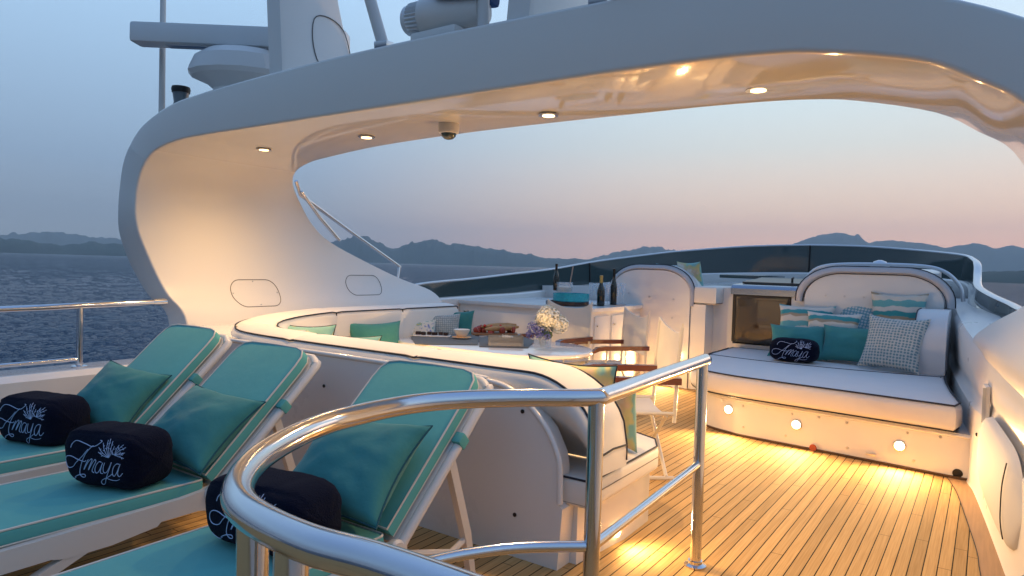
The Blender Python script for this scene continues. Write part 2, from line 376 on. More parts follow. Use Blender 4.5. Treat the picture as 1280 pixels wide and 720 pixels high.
c0 = bm.verts.new((0, 0, SEAZ-.6))
for k in range(24): bm.faces.new((c0, A[k], A[k+1]))
struct('sea', bm, SEA)

ROCKM = mat('scrub_hillside', (.05, .075, .065), .95, var=.5, vscale=.004, bump=.6, bscale=.02)
def hills(name, prof, D, W_, seed, rough=.26, m=ROCKM):
    """a real ridge: heights from azimuth, spread over depth D..D+W_"""
    bm = bmesh.new(); rings = []; a0, a1 = prof[0][0], prof[-1][0]; n = int(abs(a1-a0)*7)+10
    for i in range(n+1):
        a = a0+(a1-a0)*i/n
        for q in range(len(prof)-1):
            if min(prof[q][0], prof[q+1][0])-1e-6 <= a <= max(prof[q][0], prof[q+1][0])+1e-6:
                f = (a-prof[q][0])/(prof[q+1][0]-prof[q][0]); e = prof[q][1]*(1-f)+prof[q+1][1]*f; break
        ef = min(1, min(i, n-i)/6+.12)
        col = []
        for j in range(13):
            t = j/12; d = D+W_*t*(1 if t < .5 else 1)
            sh = math.sin(math.pi*t*.98)**.8
            H = (D+W_*.5)*math.tan(R(e))+6
            nz = 1+rough*(noise.noise(Vector((a*1.3, t*5, seed)))+.5*noise.noise(Vector((a*4.3, t*11, seed+4))))*(1 if j != 6 else .35)
            z = SEAZ-1+H*sh*nz*(ef if ef < 1 else 1)
            col.append((d*math.cos(R(a)), d*math.sin(R(a)), z if 0 < j < 12 else SEAZ-2))
        rings.append(col)
    loft(bm, rings, closed_ring=False, caps=False)
    struct(name, bm, m, ang=180)
hills('hills', [(79.48, 0.59), (74.3, 1.0), (71.81, 0.86), (70.51, 0.82), (69.15, 0.6), (68.46, 0.52), (67.75, 0.66), (66.8, 0.81), (65.32, 0.82), (64.31, 0.74), (58.96, 0.77), (55, .3)], 4200, 1600, 1)
hills('hills', [(85, .3), (79.48, 0.4), (73.49, 0.89), (71.82, 1.08), (70.28, 1.26), (69.15, 1.43), (67.99, 1.38), (66.8, 1.21), (64.57, 1.14), (56.69, .6)], 11000, 3000, 2)
hills('hills', [(56.68, 0.29), (53.13, 0.79), (50.69, 1.26), (49.06, 1.61), (48.06, 2.01), (47.04, 2.11), (45.8, 1.37), (44.49, 1.15), (43.65, 1.57), (42.74, 1.73), (41.82, 2.03), (40.68, 1.67), (38.08, 1.61), (35.46, 1.22), (33.3, 0.95), (32.02, 0.72), (28.89, 0.74), (24.34, 0.46), (20, .2)], 7000, 2600, 3)
hills('hills', [(33, .2), (30.94, 0.28), (28.09, 0.82), (26.33, 1.4), (24.77, 1.57), (23.43, 2.0), (21.81, 1.64), (19.91, 1.36), (16.82, 1.18), (13.25, 1.01), (9, .5)], 10500, 3000, 5)
hills('hills', [(18, .3), (16.2, 0.68), (14.15, 1.49), (12.45, 2.45), (11.33, 2.89), (10.5, 3.08), (9.68, 3.21), (8.31, 2.98), (7.49, 2.51), (6.2, 2.63), (4.17, 2.53), (2.7, 2.2), (1.52, 2.38), (0.74, 2.5), (-0.23, 2.12), (-1.19, 2.37), (-1.85, 2.13), (-4.73, 2.46), (-8.51, 1.73), (-14, .8)], 11500, 3500, 6, rough=.10)
hills('hills', [(6, .1), (4.07, 0.25), (0.57, 0.62), (-0.61, 0.59), (-1.91, 0.71), (-4.8, 0.86), (-8.56, 0.76), (-14, .5)], 1900, 700, 8)

hm = bpy.data.materials.new('haze'); hm.use_nodes = True; hm.node_tree.nodes.clear()
pv = hm.node_tree.nodes.new('ShaderNodeVolumePrincipled'); ho = hm.node_tree.nodes.new('ShaderNodeOutputMaterial')
pv.inputs['Color'].default_value = (.86, .90, .90, 1); pv.inputs['Density'].default_value = 7.5e-5; pv.inputs['Anisotropy'].default_value = 0
hm.node_tree.links.new(pv.outputs[0], ho.inputs['Volume'])
bm = bmesh.new(); box(bm, (0, 0, 500-7.5), (31200, 31200, 1000)); tag(mk('haze', bm, hm, smooth=False), kind='stuff')

# ------------------------------------------------------------------ deck, hull and bulwarks
SB = [(-3, -.62), (0, -.48), (2, -.33), (3.2, -.22), (3.8, -.17), (4.25, -.13), (5.16, -.04), (5.8, .03), (6.1, .08), (7.3, .20), (8.6, .31), (10.2, .42)]
bm = bmesh.new(); prism(bm, [(-3, -.8), (12, -.8), (12.0, 5.9), (-3, 5.9)], 'z', -.12, 0); struct('deck', bm, TEAK, smooth=False)
# starboard margin plank with black seam
inn = [(-3, -.50), (2, -.22), (3.2, -.11), (4.18, -.03), (4.53, -.01), (5.17, .06), (5.6, .11), (5.85, .15), (6.2, .22)]
inn = [tuple(p) for p in catmull([(a, b, 0) for a, b in inn], 4)]
bm = bmesh.new(); loft(bm, [[(p[0], p[1], .004), (p[0], -.6 if p[0] < 5.5 else -.3, .004)] for p in inn], closed_ring=False, caps=False); struct('deck_margin', bm, TEAKM, smooth=False)
bm = bmesh.new(); loft(bm, [[(p[0], p[1]-.001, .0065), (p[0], p[1]+.004, .0065)] for p in inn], closed_ring=False, caps=False); struct('deck_seam', bm, SEAM, smooth=False)
# port side deck coaming with its outer hull side
bm = bmesh.new(); prism(bm, [(5.45, 0), (5.45, .60), (5.50, .64), (5.95, .62), (6.15, .5), (6.35, -.5), (6.4, -5.6), (5.6, -5.6)], 'x', -3, 3.3); struct('port_coaming', bm, GEL, bevel=.01)

# ring of the flybridge: (X, Y, top of screen, top of bulwark)
RING = [(5.6, 5.86, 1.12, 1.0), (6.41, 5.85, 1.24, 1.05), (7.49, 5.85, 1.31, 1.08), (8.32, 5.8, 1.38, 1.10), (9.32, 5.7, 1.47, 1.16), (10.44, 5.45, 1.63, 1.25), (11.6, 4.81, 1.81, 1.40), (12.0, 4.5, 1.87, 1.45), (12.5, 3.64, 1.97, 1.50), (12.7, 2.74, 2.01, 1.53), (12.6, 1.96, 2.0, 1.54), (12.4, 1.46, 1.97, 1.54), (12.0, .87, 1.91, 1.52), (11.3, .34, 1.83, 1.48), (10.9, .20, 1.76, 1.44), (10.5, .15, 1.68, 1.38), (10.1, .14, 1.54, 1.30), (9.5, .12, 1.42, 1.22), (8.8, .0, 1.34, 1.15), (8.2, -.16, 1.27, 1.10), (7.8, -.22, 1.24, 1.08), (6.9, -.34, 1.2, 1.05)]
rg = []
Pa = catmull([(a, b, c) for a, b, c, d in RING], 5); Pb = catmull([(a, b, d) for a, b, c, d in RING], 5)
def nrm(P, i):
    a = P[max(0, i-1)]; b = P[min(len(P)-1, i+1)]; d = Vector((b.x-a.x, b.y-a.y, 0)).normalized(); return Vector((-d.y, d.x, 0))   # outward (ring runs clockwise)
NR = [nrm(Pa, i) for i in range(len(Pa))]
bm = bmesh.new(); rings = []
NP = sum(1 for p in Pb if p.x > 0)
for i, p in enumerate(Pb):
    o = NR[i]; port = i < 60
    wi = .10 if port else .06
    a = p-o*wi
    base = 0 if port else 1.0
    rings.append([(a.x, a.y, base), (a.x, a.y, p.z-.02), (p.x-o.x*(wi-.02), p.y-o.y*(wi-.02), p.z), (p.x+o.x*.10, p.y+o.y*.10, p.z+.01), (p.x+o.x*.3, p.y+o.y*.3, p.z-.35), (p.x+o.x*.8, p.y+o.y*.8, -.6), (p.x+o.x*.9, p.y+o.y*.9, -5.6)])
loft(bm, rings, closed_ring=False, caps=False); struct('bulwark', bm, GEL, ang=35)
sc = thing('windscreen', 'long curved dark tinted windscreen with a pale top rail round the bow end', 'windscreen')
bm = bmesh.new(); rings = []
for i in range(len(Pa)):
    o = NR[i]; z0 = Pb[i].z; z1 = Pa[i].z-.012; p = Pa[i]
    rings.append([(p.x, p.y, z0), (p.x+o.x*.02, p.y+o.y*.02, z1), (p.x+o.x*.032, p.y+o.y*.032, z1), (p.x+o.x*.012, p.y+o.y*.012, z0)])
loft(bm, rings); mk('tinted_panel', bm, DGLASS, sc, ang=35)
bm = bmesh.new(); rings = []
for i in range(len(Pa)):
    o = NR[i]; p = Pa[i]; w = .022+.02*max(0, min(1, (i-62)/12)); 
    rings.append([(p.x+o.x*(.026+w*math.cos(a)), p.y+o.y*(.026+w*math.cos(a)), p.z+.016*math.sin(a)) for a in [2*math.pi*k/10 for k in range(10)]])
loft(bm, rings); mk('top_rail', bm, mat('pale_rail', (.62, .64, .66), .25, metal=.4), sc, ang=80)
for i in (24, 46):
    p = Pa[i]; o = NR[i]; bm = bmesh.new()
    tube(bm, [(p.x-o.x*.012, p.y-o.y*.012, Pb[i].z), (p.x+o.x*.01, p.y+o.y*.01, p.z-.01)], .012, 8); mk('mullion', bm, BLACK, sc)

# starboard inner wall
bm = bmesh.new(); rings = []
def ytop(x): return .90+.022*(x-3) if x < 5 else (.92+(x-4.4)*.045 if x < 7.4 else 1.055+(x-7.4)*.07)
SBs = catmull([(a, b, 0) for a, b in SB], 5)
for p in SBs:
    x, y = p.x, p.y; zt = ytop(x)
    rings.append([(x, y, 0), (x, y-.012, .03), (x, y-.015, .56), (x, y-.045, .60), (x, y-.055, .66), (x, y-.04, .70), (x, y-.03, zt-.04), (x, y-.055, zt), (x, y-.40, zt+.01), (x, y-.75, zt-.3), (x, y-1.2, -.6), (x, y-1.3, -5.6)])
loft(bm, rings, closed_ring=False, caps=False); struct('starboard_bulwark', bm, GELW, ang=35)

def on_sb(x):
    for i in range(len(SB)-1):
        if SB[i][0] <= x <= SB[i+1][0]:
            f = (x-SB[i][0])/(SB[i+1][0]-SB[i][0]); return SB[i][1]*(1-f)+SB[i+1][1]*f
pod = thing('side_locker', 'bulging white moulded locker low on the starboard wall beside the teak', 'locker', (4.7, on_sb(4.7), .1))
bm = bmesh.new(); rings = []
for i in range(17):
    u = -1+2*i/16; x = 4.72+.80*u; y0 = on_sb(x); hh = .25*(1-abs(u)**5)**.5+.002; dd = .07*(1-abs(u)**4)**.55
    rings.append([(x, y0-.02+dd*max(0, math.cos(R(a)))**.75 if abs(a) < 90 else y0-.02, .40+hh*math.sin(R(a))) for a in range(-90, 91, 15)])
loft(bm, rings, closed_ring=False, caps=False); mk('shell', bm, mat('matte_moulding', (.62, .60, .57), .75), pod, ang=70)
bm = bmesh.new(); tube(bm, [(4.14, on_sb(4.14)+.030, .22), (4.14, on_sb(4.14)+.043, .30), (4.14, on_sb(4.14)+.046, .40), (4.14, on_sb(4.14)+.043, .5), (4.14, on_sb(4.14)+.030, .6)], .0035, 6, sm=4); mk('door_gap', bm, SEAM, pod)
bm = bmesh.new(); lathe(bm, [(.012, 0), (.012, .008), (.006, .012)], M=Matrix.Translation((5.42, on_sb(5.42)+.03, .48)) @ Matrix.Rotation(R(-90), 4, 'X')); mk('catch', bm, BLACK, pod)
hp = thing('wall_hatch', 'flat upright white hatch on the starboard wall near the sunbed end', 'hatch', (5.5, on_sb(5.5), .6))
bm = bmesh.new(); box(bm, (5.55, on_sb(5.55)-.022, .67), (.16, .03, .25), Euler((0, 0, .11))); mk('panel', bm, GELW, hp, bevel=.008)
bm = bmesh.new(); box(bm, (5.47, on_sb(5.47)-.002, .67), (.012, .02, .23), Euler((0, 0, .11))); mk('hinge', bm, STEEL2, hp)
bm = bmesh.new(); lathe(bm, [(.034, 0), (.034, .012), (.022, .016)], M=Matrix.Translation((6.09, .13, .045)) @ Matrix.Rotation(R(-100), 4, 'Y')); tag(mk('scupper', bm, BLACK), 'black round drain at the foot of the sunbed beside the starboard wall', 'drain')

# ------------------------------------------------------------------ radar arch
arch = thing('radar_arch', 'huge white curved arch spanning the whole flybridge overhead', 'arch', (3.3, 2.9, 0))
AR = [((5.55, .60), (5.9, .6), 3.2, 6.62), ((5.65, .98), (5.95, .97), 3.2, 6.6), ((5.78, 1.16), (6.11, 1.14), 3.12, 6.5), ((5.85, 1.30), (6.22, 1.30), 3.07, 6.05), ((5.90, 1.50), (6.28, 1.5), 3.0, 5.5),
      ((5.92, 1.70), (6.27, 1.72), 2.93, 5.0), ((5.92, 1.87), (6.22, 1.92), 2.9, 4.76), ((5.90, 2.05), (6.19, 2.12), 2.9, 4.6), ((5.83, 2.20), (6.13, 2.31), 2.9, 4.45), ((5.72, 2.30), (6.0, 2.46), 2.9, 4.34),
      ((5.55, 2.37), (5.82, 2.58), 2.9, 4.26), ((5.25, 2.41), (5.5, 2.68), 2.9, 4.17), ((4.9, 2.42), (5.1, 2.735), 2.9, 4.08), ((4.0, 2.42), (4.1, 2.775), 2.9, 3.86), ((2.9, 2.42), (2.9, 2.79), 2.9, 3.75),
      ((1.66, 2.42), (1.69, 2.77), 2.9, 3.76), ((1.15, 2.415), (1.2, 2.75), 2.9, 3.77), ((.81, 2.40), (.75, 2.70), 2.9, 3.78), ((.57, 2.37), (.45, 2.62), 2.9, 3.80), ((.24, 2.29), (.12, 2.49), 2.9, 3.86),
      ((.07, 2.2), (-.12, 2.36), 2.9, 3.95), ((-.07, 2.1), (-.3, 2.2), 2.9, 3.98), ((-.19, 1.9), (-.44, 1.97), 2.9, 4.2), ((-.27, 1.7), (-.54, 1.74), 2.93, 4.6), ((-.29, 1.5), (-.57, 1.5), 3.0, 5.1),
      ((-.20, 1.33), (-.50, 1.3), 3.07, 5.75), ((-.02, 1.16), (-.38, 1.14), 3.12, 6.35), ((.09, 1.0), (-.35, .97), 3.2, 6.62), ((.0, .8), (-.35, .8), 3.2, 6.62)]
I = catmull([(y, z, 0) for (y, z), _, a, b in AR], 4); O = catmull([(y, z, 0) for _, (y, z), a, b in AR], 4); XX = catmull([(a, b, 0) for _, _, a, b in AR], 4)
bm = bmesh.new(); rings = []
for i, o, x in zip(I, O, XX):
    sh = max(0, min(1, (1.75-i.y)/.6))*.34 if i.x < 1 else 0
    ia, ib, oa, ob = Vector((x.x, i.x-sh, i.y)), Vector((x.y, i.x, i.y)), Vector((x.x, o.x-sh, o.y)), Vector((x.y, o.x, o.y))
    ring = []; cor = [ia, ib, ob, oa]; n4 = 4
    for k in range(4):
        p = cor[k]; a = (cor[k-1]-p).normalized()*.022; b = (cor[(k+1) % 4]-p).normalized()*.022
        for t in (0, .25, .5, .75, 1): ring.append(tuple(p+a*(1-t)**2+b*t**2))
    rings.append(ring)
loft(bm, rings); shl = mk('shell', bm, GELR, arch, ang=50)
LEGM = mat('leg_gelcoat', (.70, .66, .61), .34, coat=.05, var=.03, vscale=1.2); LEGM.node_tree.nodes['Principled BSDF'].inputs['Specular IOR Level'].default_value = .35
shl.data.materials.append(LEGM)
for f_ in shl.data.polygons:
    if f_.center.z < (2.36 if f_.center.y > 0 else 1.85): f_.material_index = 1
def oval_panel(yz_in, cx, cz, w, h, par):
    """flush access hatch outline standing 2 mm off the inner face of the port leg"""
    P = []
    for (a, b) in rrect(w, h, min(w, h)*.47, 7, cx, cz):
        z = b; y = 5.92
        for q in range(len(I)-1):
            if I[q].y <= z <= I[q+1].y and I[q].x > 4: f = (z-I[q].y)/(I[q+1].y-I[q].y+1e-9); y = I[q].x*(1-f)+I[q+1].x*f; break
        P.append((a, y-.002, z))
    bm = bmesh.new(); tube(bm, P, .0035, 5, closed=True); return mk('access_hatch', bm, mat('hatch_gap', (.16, .15, .14), .7), par)
oval_panel(I, 3.98, 1.17, .52, .25, arch); oval_panel(I, 5.40, 1.235, .52, .22, arch)
for sx, sz in ((3.74, 1.17), (4.22, 1.17), (3.98, 1.278), (3.98, 1.062)):
    for q in range(len(I)-1):
        if I[q].y <= sz <= I[q+1].y and I[q].x > 4: yy = I[q].x+(I[q+1].x-I[q].x)*(sz-I[q].y)/(I[q+1].y-I[q].y); break
    bm = bmesh.new(); lathe(bm, [(.007, 0), (.006, .003)], seg=10, M=Matrix.Translation((sx, yy-.001, sz)) @ Matrix.Rotation(R(90), 4, 'X')); mk('hatch_screw', bm, STEEL2, arch)
for k, y in enumerate((5.01, 3.78, 2.21, .98)):
    bm = bmesh.new(); lathe(bm, [(.062, 0), (.062, .006), (.046, .010), (.040, .004)], (3.5, y, 2.408)); dl = mk('downlight', bm, STEEL2, arch)
    bm = bmesh.new(); lathe(bm, [(.038, 0), (.036, .004)], (3.5, y, 2.4055)); mk('lens', bm, LENS, dl)
    spot((3.5, y, 2.398), 118, R(150), .04, 1)
# mast legs on the roof
def mast_leg(y0, lean, wy):
    bm = bmesh.new(); rings = []
    for i in range(9):
        t = i/8; z = 2.74+1.3*t; yy = y0+lean*t; xf = 3.62-.22*math.sin(min(1, t*1.2)*1.5); xa = 2.915+.02*t
        rr = [(xa+.0, yy+wy), (xa, yy), (xa+.03, yy-.012), (xf-.03, yy-.012), (xf, yy), (xf, yy+wy)]
        rings.append([(a, b, z) for a, b in rr])
    loft(bm, rings); return mk('mast_leg', bm, GELW, arch, ang=30)
m1 = mast_leg(3.98, .14, .14); m2 = mast_leg(1.98, -.10, .14)
bm = bmesh.new(); pts = [(3.18, 3.02), (3.20, 3.22), (3.32, 3.27), (3.46, 3.22), (3.52, 3.05), (3.52, 2.9), (3.26, 2.88)]
tube(bm, [(x, 3.967+.14*(z-2.74)/1.3-.003, z) for x, z in pts], .004, 5, closed=True, sm=4); mk('access_hatch', bm, mat('hatch_gap'), m1)

bm = bmesh.new(); lathe(bm, [(.068, 0), (.070, -.04), (.064, -.06), (.055, -.063)], (3.45, 2.95, 2.42)); dc = mk('housing', bm, PLAST)
dcam = thing('dome_camera', 'small white dome camera with black eye fixed under the arch roof', 'camera', (3.45, 2.95, 2.42))
dc.parent = dcam; dc.data.transform(Matrix.Translation((-3.45, -2.95, -2.42)))
bm = bmesh.new(); lathe(bm, [(.052, -.063), (.046, -.082), (.028, -.098), (.006, -.103)], (3.45, 2.95, 2.42)); mk('eye', bm, DGLASS, dcam)

# stainless stays at the port opening
st = thing('support_stay', 'pair of thin stainless stays slanting down the forward edge of the port arch leg', 'stay', (5.0, 5.8, 1.3))
for pts in ([(4.43, 5.80, 2.30), (4.52, 5.84, 2.17), (5.2, 5.9, 1.86), (6.03, 5.92, 1.47), (6.08, 5.92, 1.44)], [(4.50, 5.80, 2.20), (4.78, 5.84, 1.95), (5.06, 5.86, 1.73)], [(6.06, 5.92, 1.45), (6.02, 5.9, 1.28)]):
    bm = bmesh.new(); tube(bm, pts, .019, 10); mk('stay_tube', bm, STEEL, st)

# ------------------------------------------------------------------ gear on top of the arch
rd = thing('radar_scanner', 'pale grey open array radar bar on a bulbous base on the arch roof', 'radar', (3.3, 5.1, 2.7))
bm = bmesh.new()
prof = [(.20, -.05), (.19, .19), (.23, .235), (.34, .30), (.365, .345), (.355, .39), (.32, .50), (.24, .575), (.10, .59)]
lathe(bm, [(a, b*.80) for a, b in prof], (3.32, 5.08, 2.72), 14, M=None); bmesh.ops.transform(bm, matrix=Matrix.Translation((3.32, 5.08, 2.72)) @ Matrix.Rotation(R(-55), 4, 'Z') @ Matrix.Diagonal((1.15, .8, 1, 1)) @ Matrix.Rotation(R(55), 4, 'Z') @ Matrix.Translation((-3.32, -5.08, -2.72)), verts=bm.verts); mk('gearbox', bm, GELW, rd, ang=22)
bm = bmesh.new(); tube(bm, [(3.32+.40*1.02*math.cos(R(a)), 5.08+.335*math.sin(R(a)), 2.99) for a in range(0, 360, 20)], .006, 5, closed=True)
bm.free()
bm = bmesh.new(); lathe(bm, [(.09, -.10), (.075, .03), (.07, .06)], (3.32, 5.08, 3.16)); mk('turning_neck', bm, RADAR, rd)
for a in (20, 140, 260):
    bm = bmesh.new(); box(bm, (3.32+.33*math.cos(R(a)), 5.08+.27*math.sin(R(a)), 2.985), (.05, .05, .05), Euler((0, 0, R(a)))); mk('housing_clip', bm, STEEL2, rd, bevel=.01)
bm = bmesh.new(); box(bm, (3.32, 5.08, 3.29), (1.75, .19, .165), Euler((0, R(1), R(-56)))); mk('scanner_bar', bm, RADAR, rd, bevel=.03)
bm = bmesh.new(); box(bm, (3.32, 5.08, 3.208), (1.2, .09, .02), Euler((0, R(1), R(-56)))); mk('bar_keel', bm, STEEL2, rd, bevel=.004)
an = thing('whip_antenna', 'tall thin white whip antenna at the port edge of the arch roof', 'antenna', (3.05, 5.80, 2.6))
bm = bmesh.new(); tube(bm, [(3.05, 5.79, 2.64), (3.05, 5.79, 4.6)], .024, 10, rf=lambda t: .026-.006*t); mk('rod', bm, PLAST, an)
bm = bmesh.new(); box(bm, (3.05, 5.79, 2.63), (.10, .09, .09), Euler((0, R(10), R(20)))); mk('bracket', bm, STEEL2, an, bevel=.015)
NZ = .10
nl = thing('navigation_light', 'small black capped glass navigation light on the port roof shoulder', 'navigation light', (3.12, 5.62, 2.66))
bm = bmesh.new(); lathe(bm, [(.05, -.12), (.06, 0), (.055, .02), (.065, .10)], (3.12, 5.62, 2.67+NZ)); mk('lens', bm, mat('smoked_lens', (.10, .13, .15), .1, coat=.5), nl)
bm = bmesh.new(); lathe(bm, [(.07, .10), (.075, .13), (.07, .15), (.03, .155)], (3.12, 5.62, 2.67+NZ)); mk('cap', bm, BLACK, nl)
def pipe(label, pts, r, foot):
    t = thing('mast_strut', label, 'strut', pts[0]); bm = bmesh.new(); tube(bm, pts, r, 14); mk('pipe', bm, PLAST, t)
    bm = bmesh.new(); box(bm, foot, (.10, .09, .05), Euler((0, R(-10), R(15)))); mk('foot', bm, STEEL2, t, bevel=.012)
pipe('slanting white strut bolted to the arch roof between mast leg and hailer', [(2.98, 3.08, 2.80), (2.95, 3.36, 3.55)], .036, (2.97, 3.07, 2.815))
pipe('upright white strut rising from the arch roof behind the hailer', [(3.02, 2.35, 2.76), (3.02, 2.37, 3.5)], .034, (3.02, 2.35, 2.79))
pipe('short grey strut at the middle of the arch roof, starboard of the second mast leg', [(2.96, 1.60, 2.76), (2.96, 1.61, 3.4)], .03, (2.96, 1.60, 2.785))
bm = bmesh.new(); box(bm, (2.98, 1.38, 2.84), (.22, .30, .12)); tag(mk('vent_box', bm, GELW, bevel=.03), 'low white vent box on the arch roof beside the short strut', 'vent')
hl = thing('loudhailer', 'white ribbed hailer pointing aft on the arch roof under a blue cover', 'loudhailer', (3.1, 2.72, 2.8))
Mh = Matrix.Translation((3.0, 2.90, 2.94)) @ Matrix.Rotation(R(100), 4, 'Z') @ Matrix.Rotation(R(90), 4, 'Y')
bm = bmesh.new(); lathe(bm, [(.02, .015), (.075, .012), (.085, 0), (.085, -.03)], seg=28, M=Mh); mk('end_cap', bm, RADAR, hl)
bm = bmesh.new(); rings = []
for i in range(57):
    pass
vs = []
ng = 28
for zz, rr in ((-.03, .098), (-.12, .105)):
    vs.append([bm.verts.new(Mh @ Vector(((rr-(.012 if k % 2 else 0))*math.cos(2*math.pi*k/(2*ng)), (rr-(.012 if k % 2 else 0))*math.sin(2*math.pi*k/(2*ng)), zz))) for k in range(2*ng)])
for k in range(2*ng): bm.faces.new((vs[0][k], vs[0][(k+1) % (2*ng)], vs[1][(k+1) % (2*ng)], vs[1][k]))
bm.faces.new(vs[0]); bm.faces.new(vs[1][::-1]); mk('ribbed_ring', bm, RADAR, hl, smooth=False)
bm = bmesh.new(); lathe(bm, [(.115, -.12), (.125, -.16), (.12, -.24), (.10, -.32), (.09, -.5), (.07, -.52)], seg=28, M=Mh); mk('body', bm, GELW, hl)
bm = bmesh.new(); box(bm, (3.02, 2.66, 2.81), (.16, .34, .06)); mk('mount', bm, GELW, hl, bevel=.015)
bm = bmesh.new(); box(bm, (3.05, 2.50, 3.06), (.26, .32, .14), Euler((R(4), 0, R(12)))); mk('cover', bm, mat('blue_canvas', (.02, .07, .20), .8, bump=.3, bscale=20), hl, bevel=.03)

# ------------------------------------------------------------------ rails
def rail(name, label, top, mid, posts, r=.031, rm=.019, sm=6):
    t = thing(name, label, 'railing', posts[0][0])
    bm = bmesh.new(); tube(bm, top, r, 20, sm=sm); mk('top_rail', bm, STEEL, t, ang=80)
    for q in mid:
        bm = bmesh.new(); tube(bm, q, rm, 14, sm=sm); mk('mid_rail', bm, STEEL, t, ang=80)
    for a, b in posts:
        bm = bmesh.new(); tube(bm, [a, b], r*.93, 18); p = mk('post', bm, STEEL, t, ang=80)
        bm = bmesh.new(); lathe(bm, [(.055, 0), (.055, .008), (r*1.15, .016), (r*1.15, .03)], (a[0], a[1], a[2]+.001)); mk('foot_flange', bm, STEEL, p)
    return t
z = 1.05
top = [(3.42, 1.17, z), (3.36, 1.165, z), (2.7, 1.13, z), (2.2, 1.10, z), (2.10, 1.12, z), (1.91, 1.31, z), (1.73, 1.445, z), (1.56, 1.50, z), (1.34, 1.50, z), (1.2, 1.47, z), (1.06, 1.41, z), (.93, 1.33, z), (.82, 1.23, z), (.745, 1.125, z), (.71, 1.01, z), (.70, .86, z), (.72, .69, z), (.72, .3, z), (.70, -.05, z)]
mz = .525
rail('stair_railing', 'curved polished steel guard rail round the stair opening in the foreground', top,
     [[(2.10, 1.10, mz), (2.7, 1.13, mz), (3.36, 1.165, mz)], [(2.10, 1.12, mz), (1.96, 1.28, mz), (1.83, 1.38, mz), (1.68, 1.455, mz), (1.5, 1.49, mz), (1.3, 1.49, mz), (1.1, 1.43, mz), (.9, 1.29, mz), (.76, 1.10, mz)]],
     [((3.37, 1.165, 0), (3.37, 1.165, z-.01)), ((2.12, 1.105, 0), (2.12, 1.105, z-.01)), ((.745, 1.08, 0), (.745, 1.08, z-.01)), ((.715, .93, 0), (.715, .93, z-.01))])
bm = bmesh.new(); tube(bm, [(.9, -.13, 1.0), (1.24, -.085, 1.03), (1.32, -.075, 1.0), (1.34, -.075, .9), (1.34, -.075, 0)], .03, 16, sm=5)
tag(mk('grab_rail', bm, STEEL, ang=80), 'short steel grab rail end at the bottom right corner by the starboard wall', 'grab rail')
P0 = [(-2.5, 5.72, 1.07), (0, 5.72, 1.08), (1.87, 5.7, 1.09), (2.39, 5.7, 1.10), (3.07, 5.72, 1.11)]
pr = rail('port_railing', 'steel rail of two bars along the port side above the sea', P0, [[(-2.5, 5.71, .69), (0, 5.71, .69), (1.87, 5.7, .69), (2.39, 5.7, .69)]],
     [((2.39, 5.7, .63), (2.39, 5.7, 1.09)), ((.6, 5.71, .63), (.6, 5.71, 1.07))], r=.024, rm=.016, sm=4)
bm = bmesh.new(); tube(bm, [(2.96, 5.72, 1.108), (3.05, 5.72, 1.11)], .03, 16); mk('end_socket', bm, STEEL, pr)

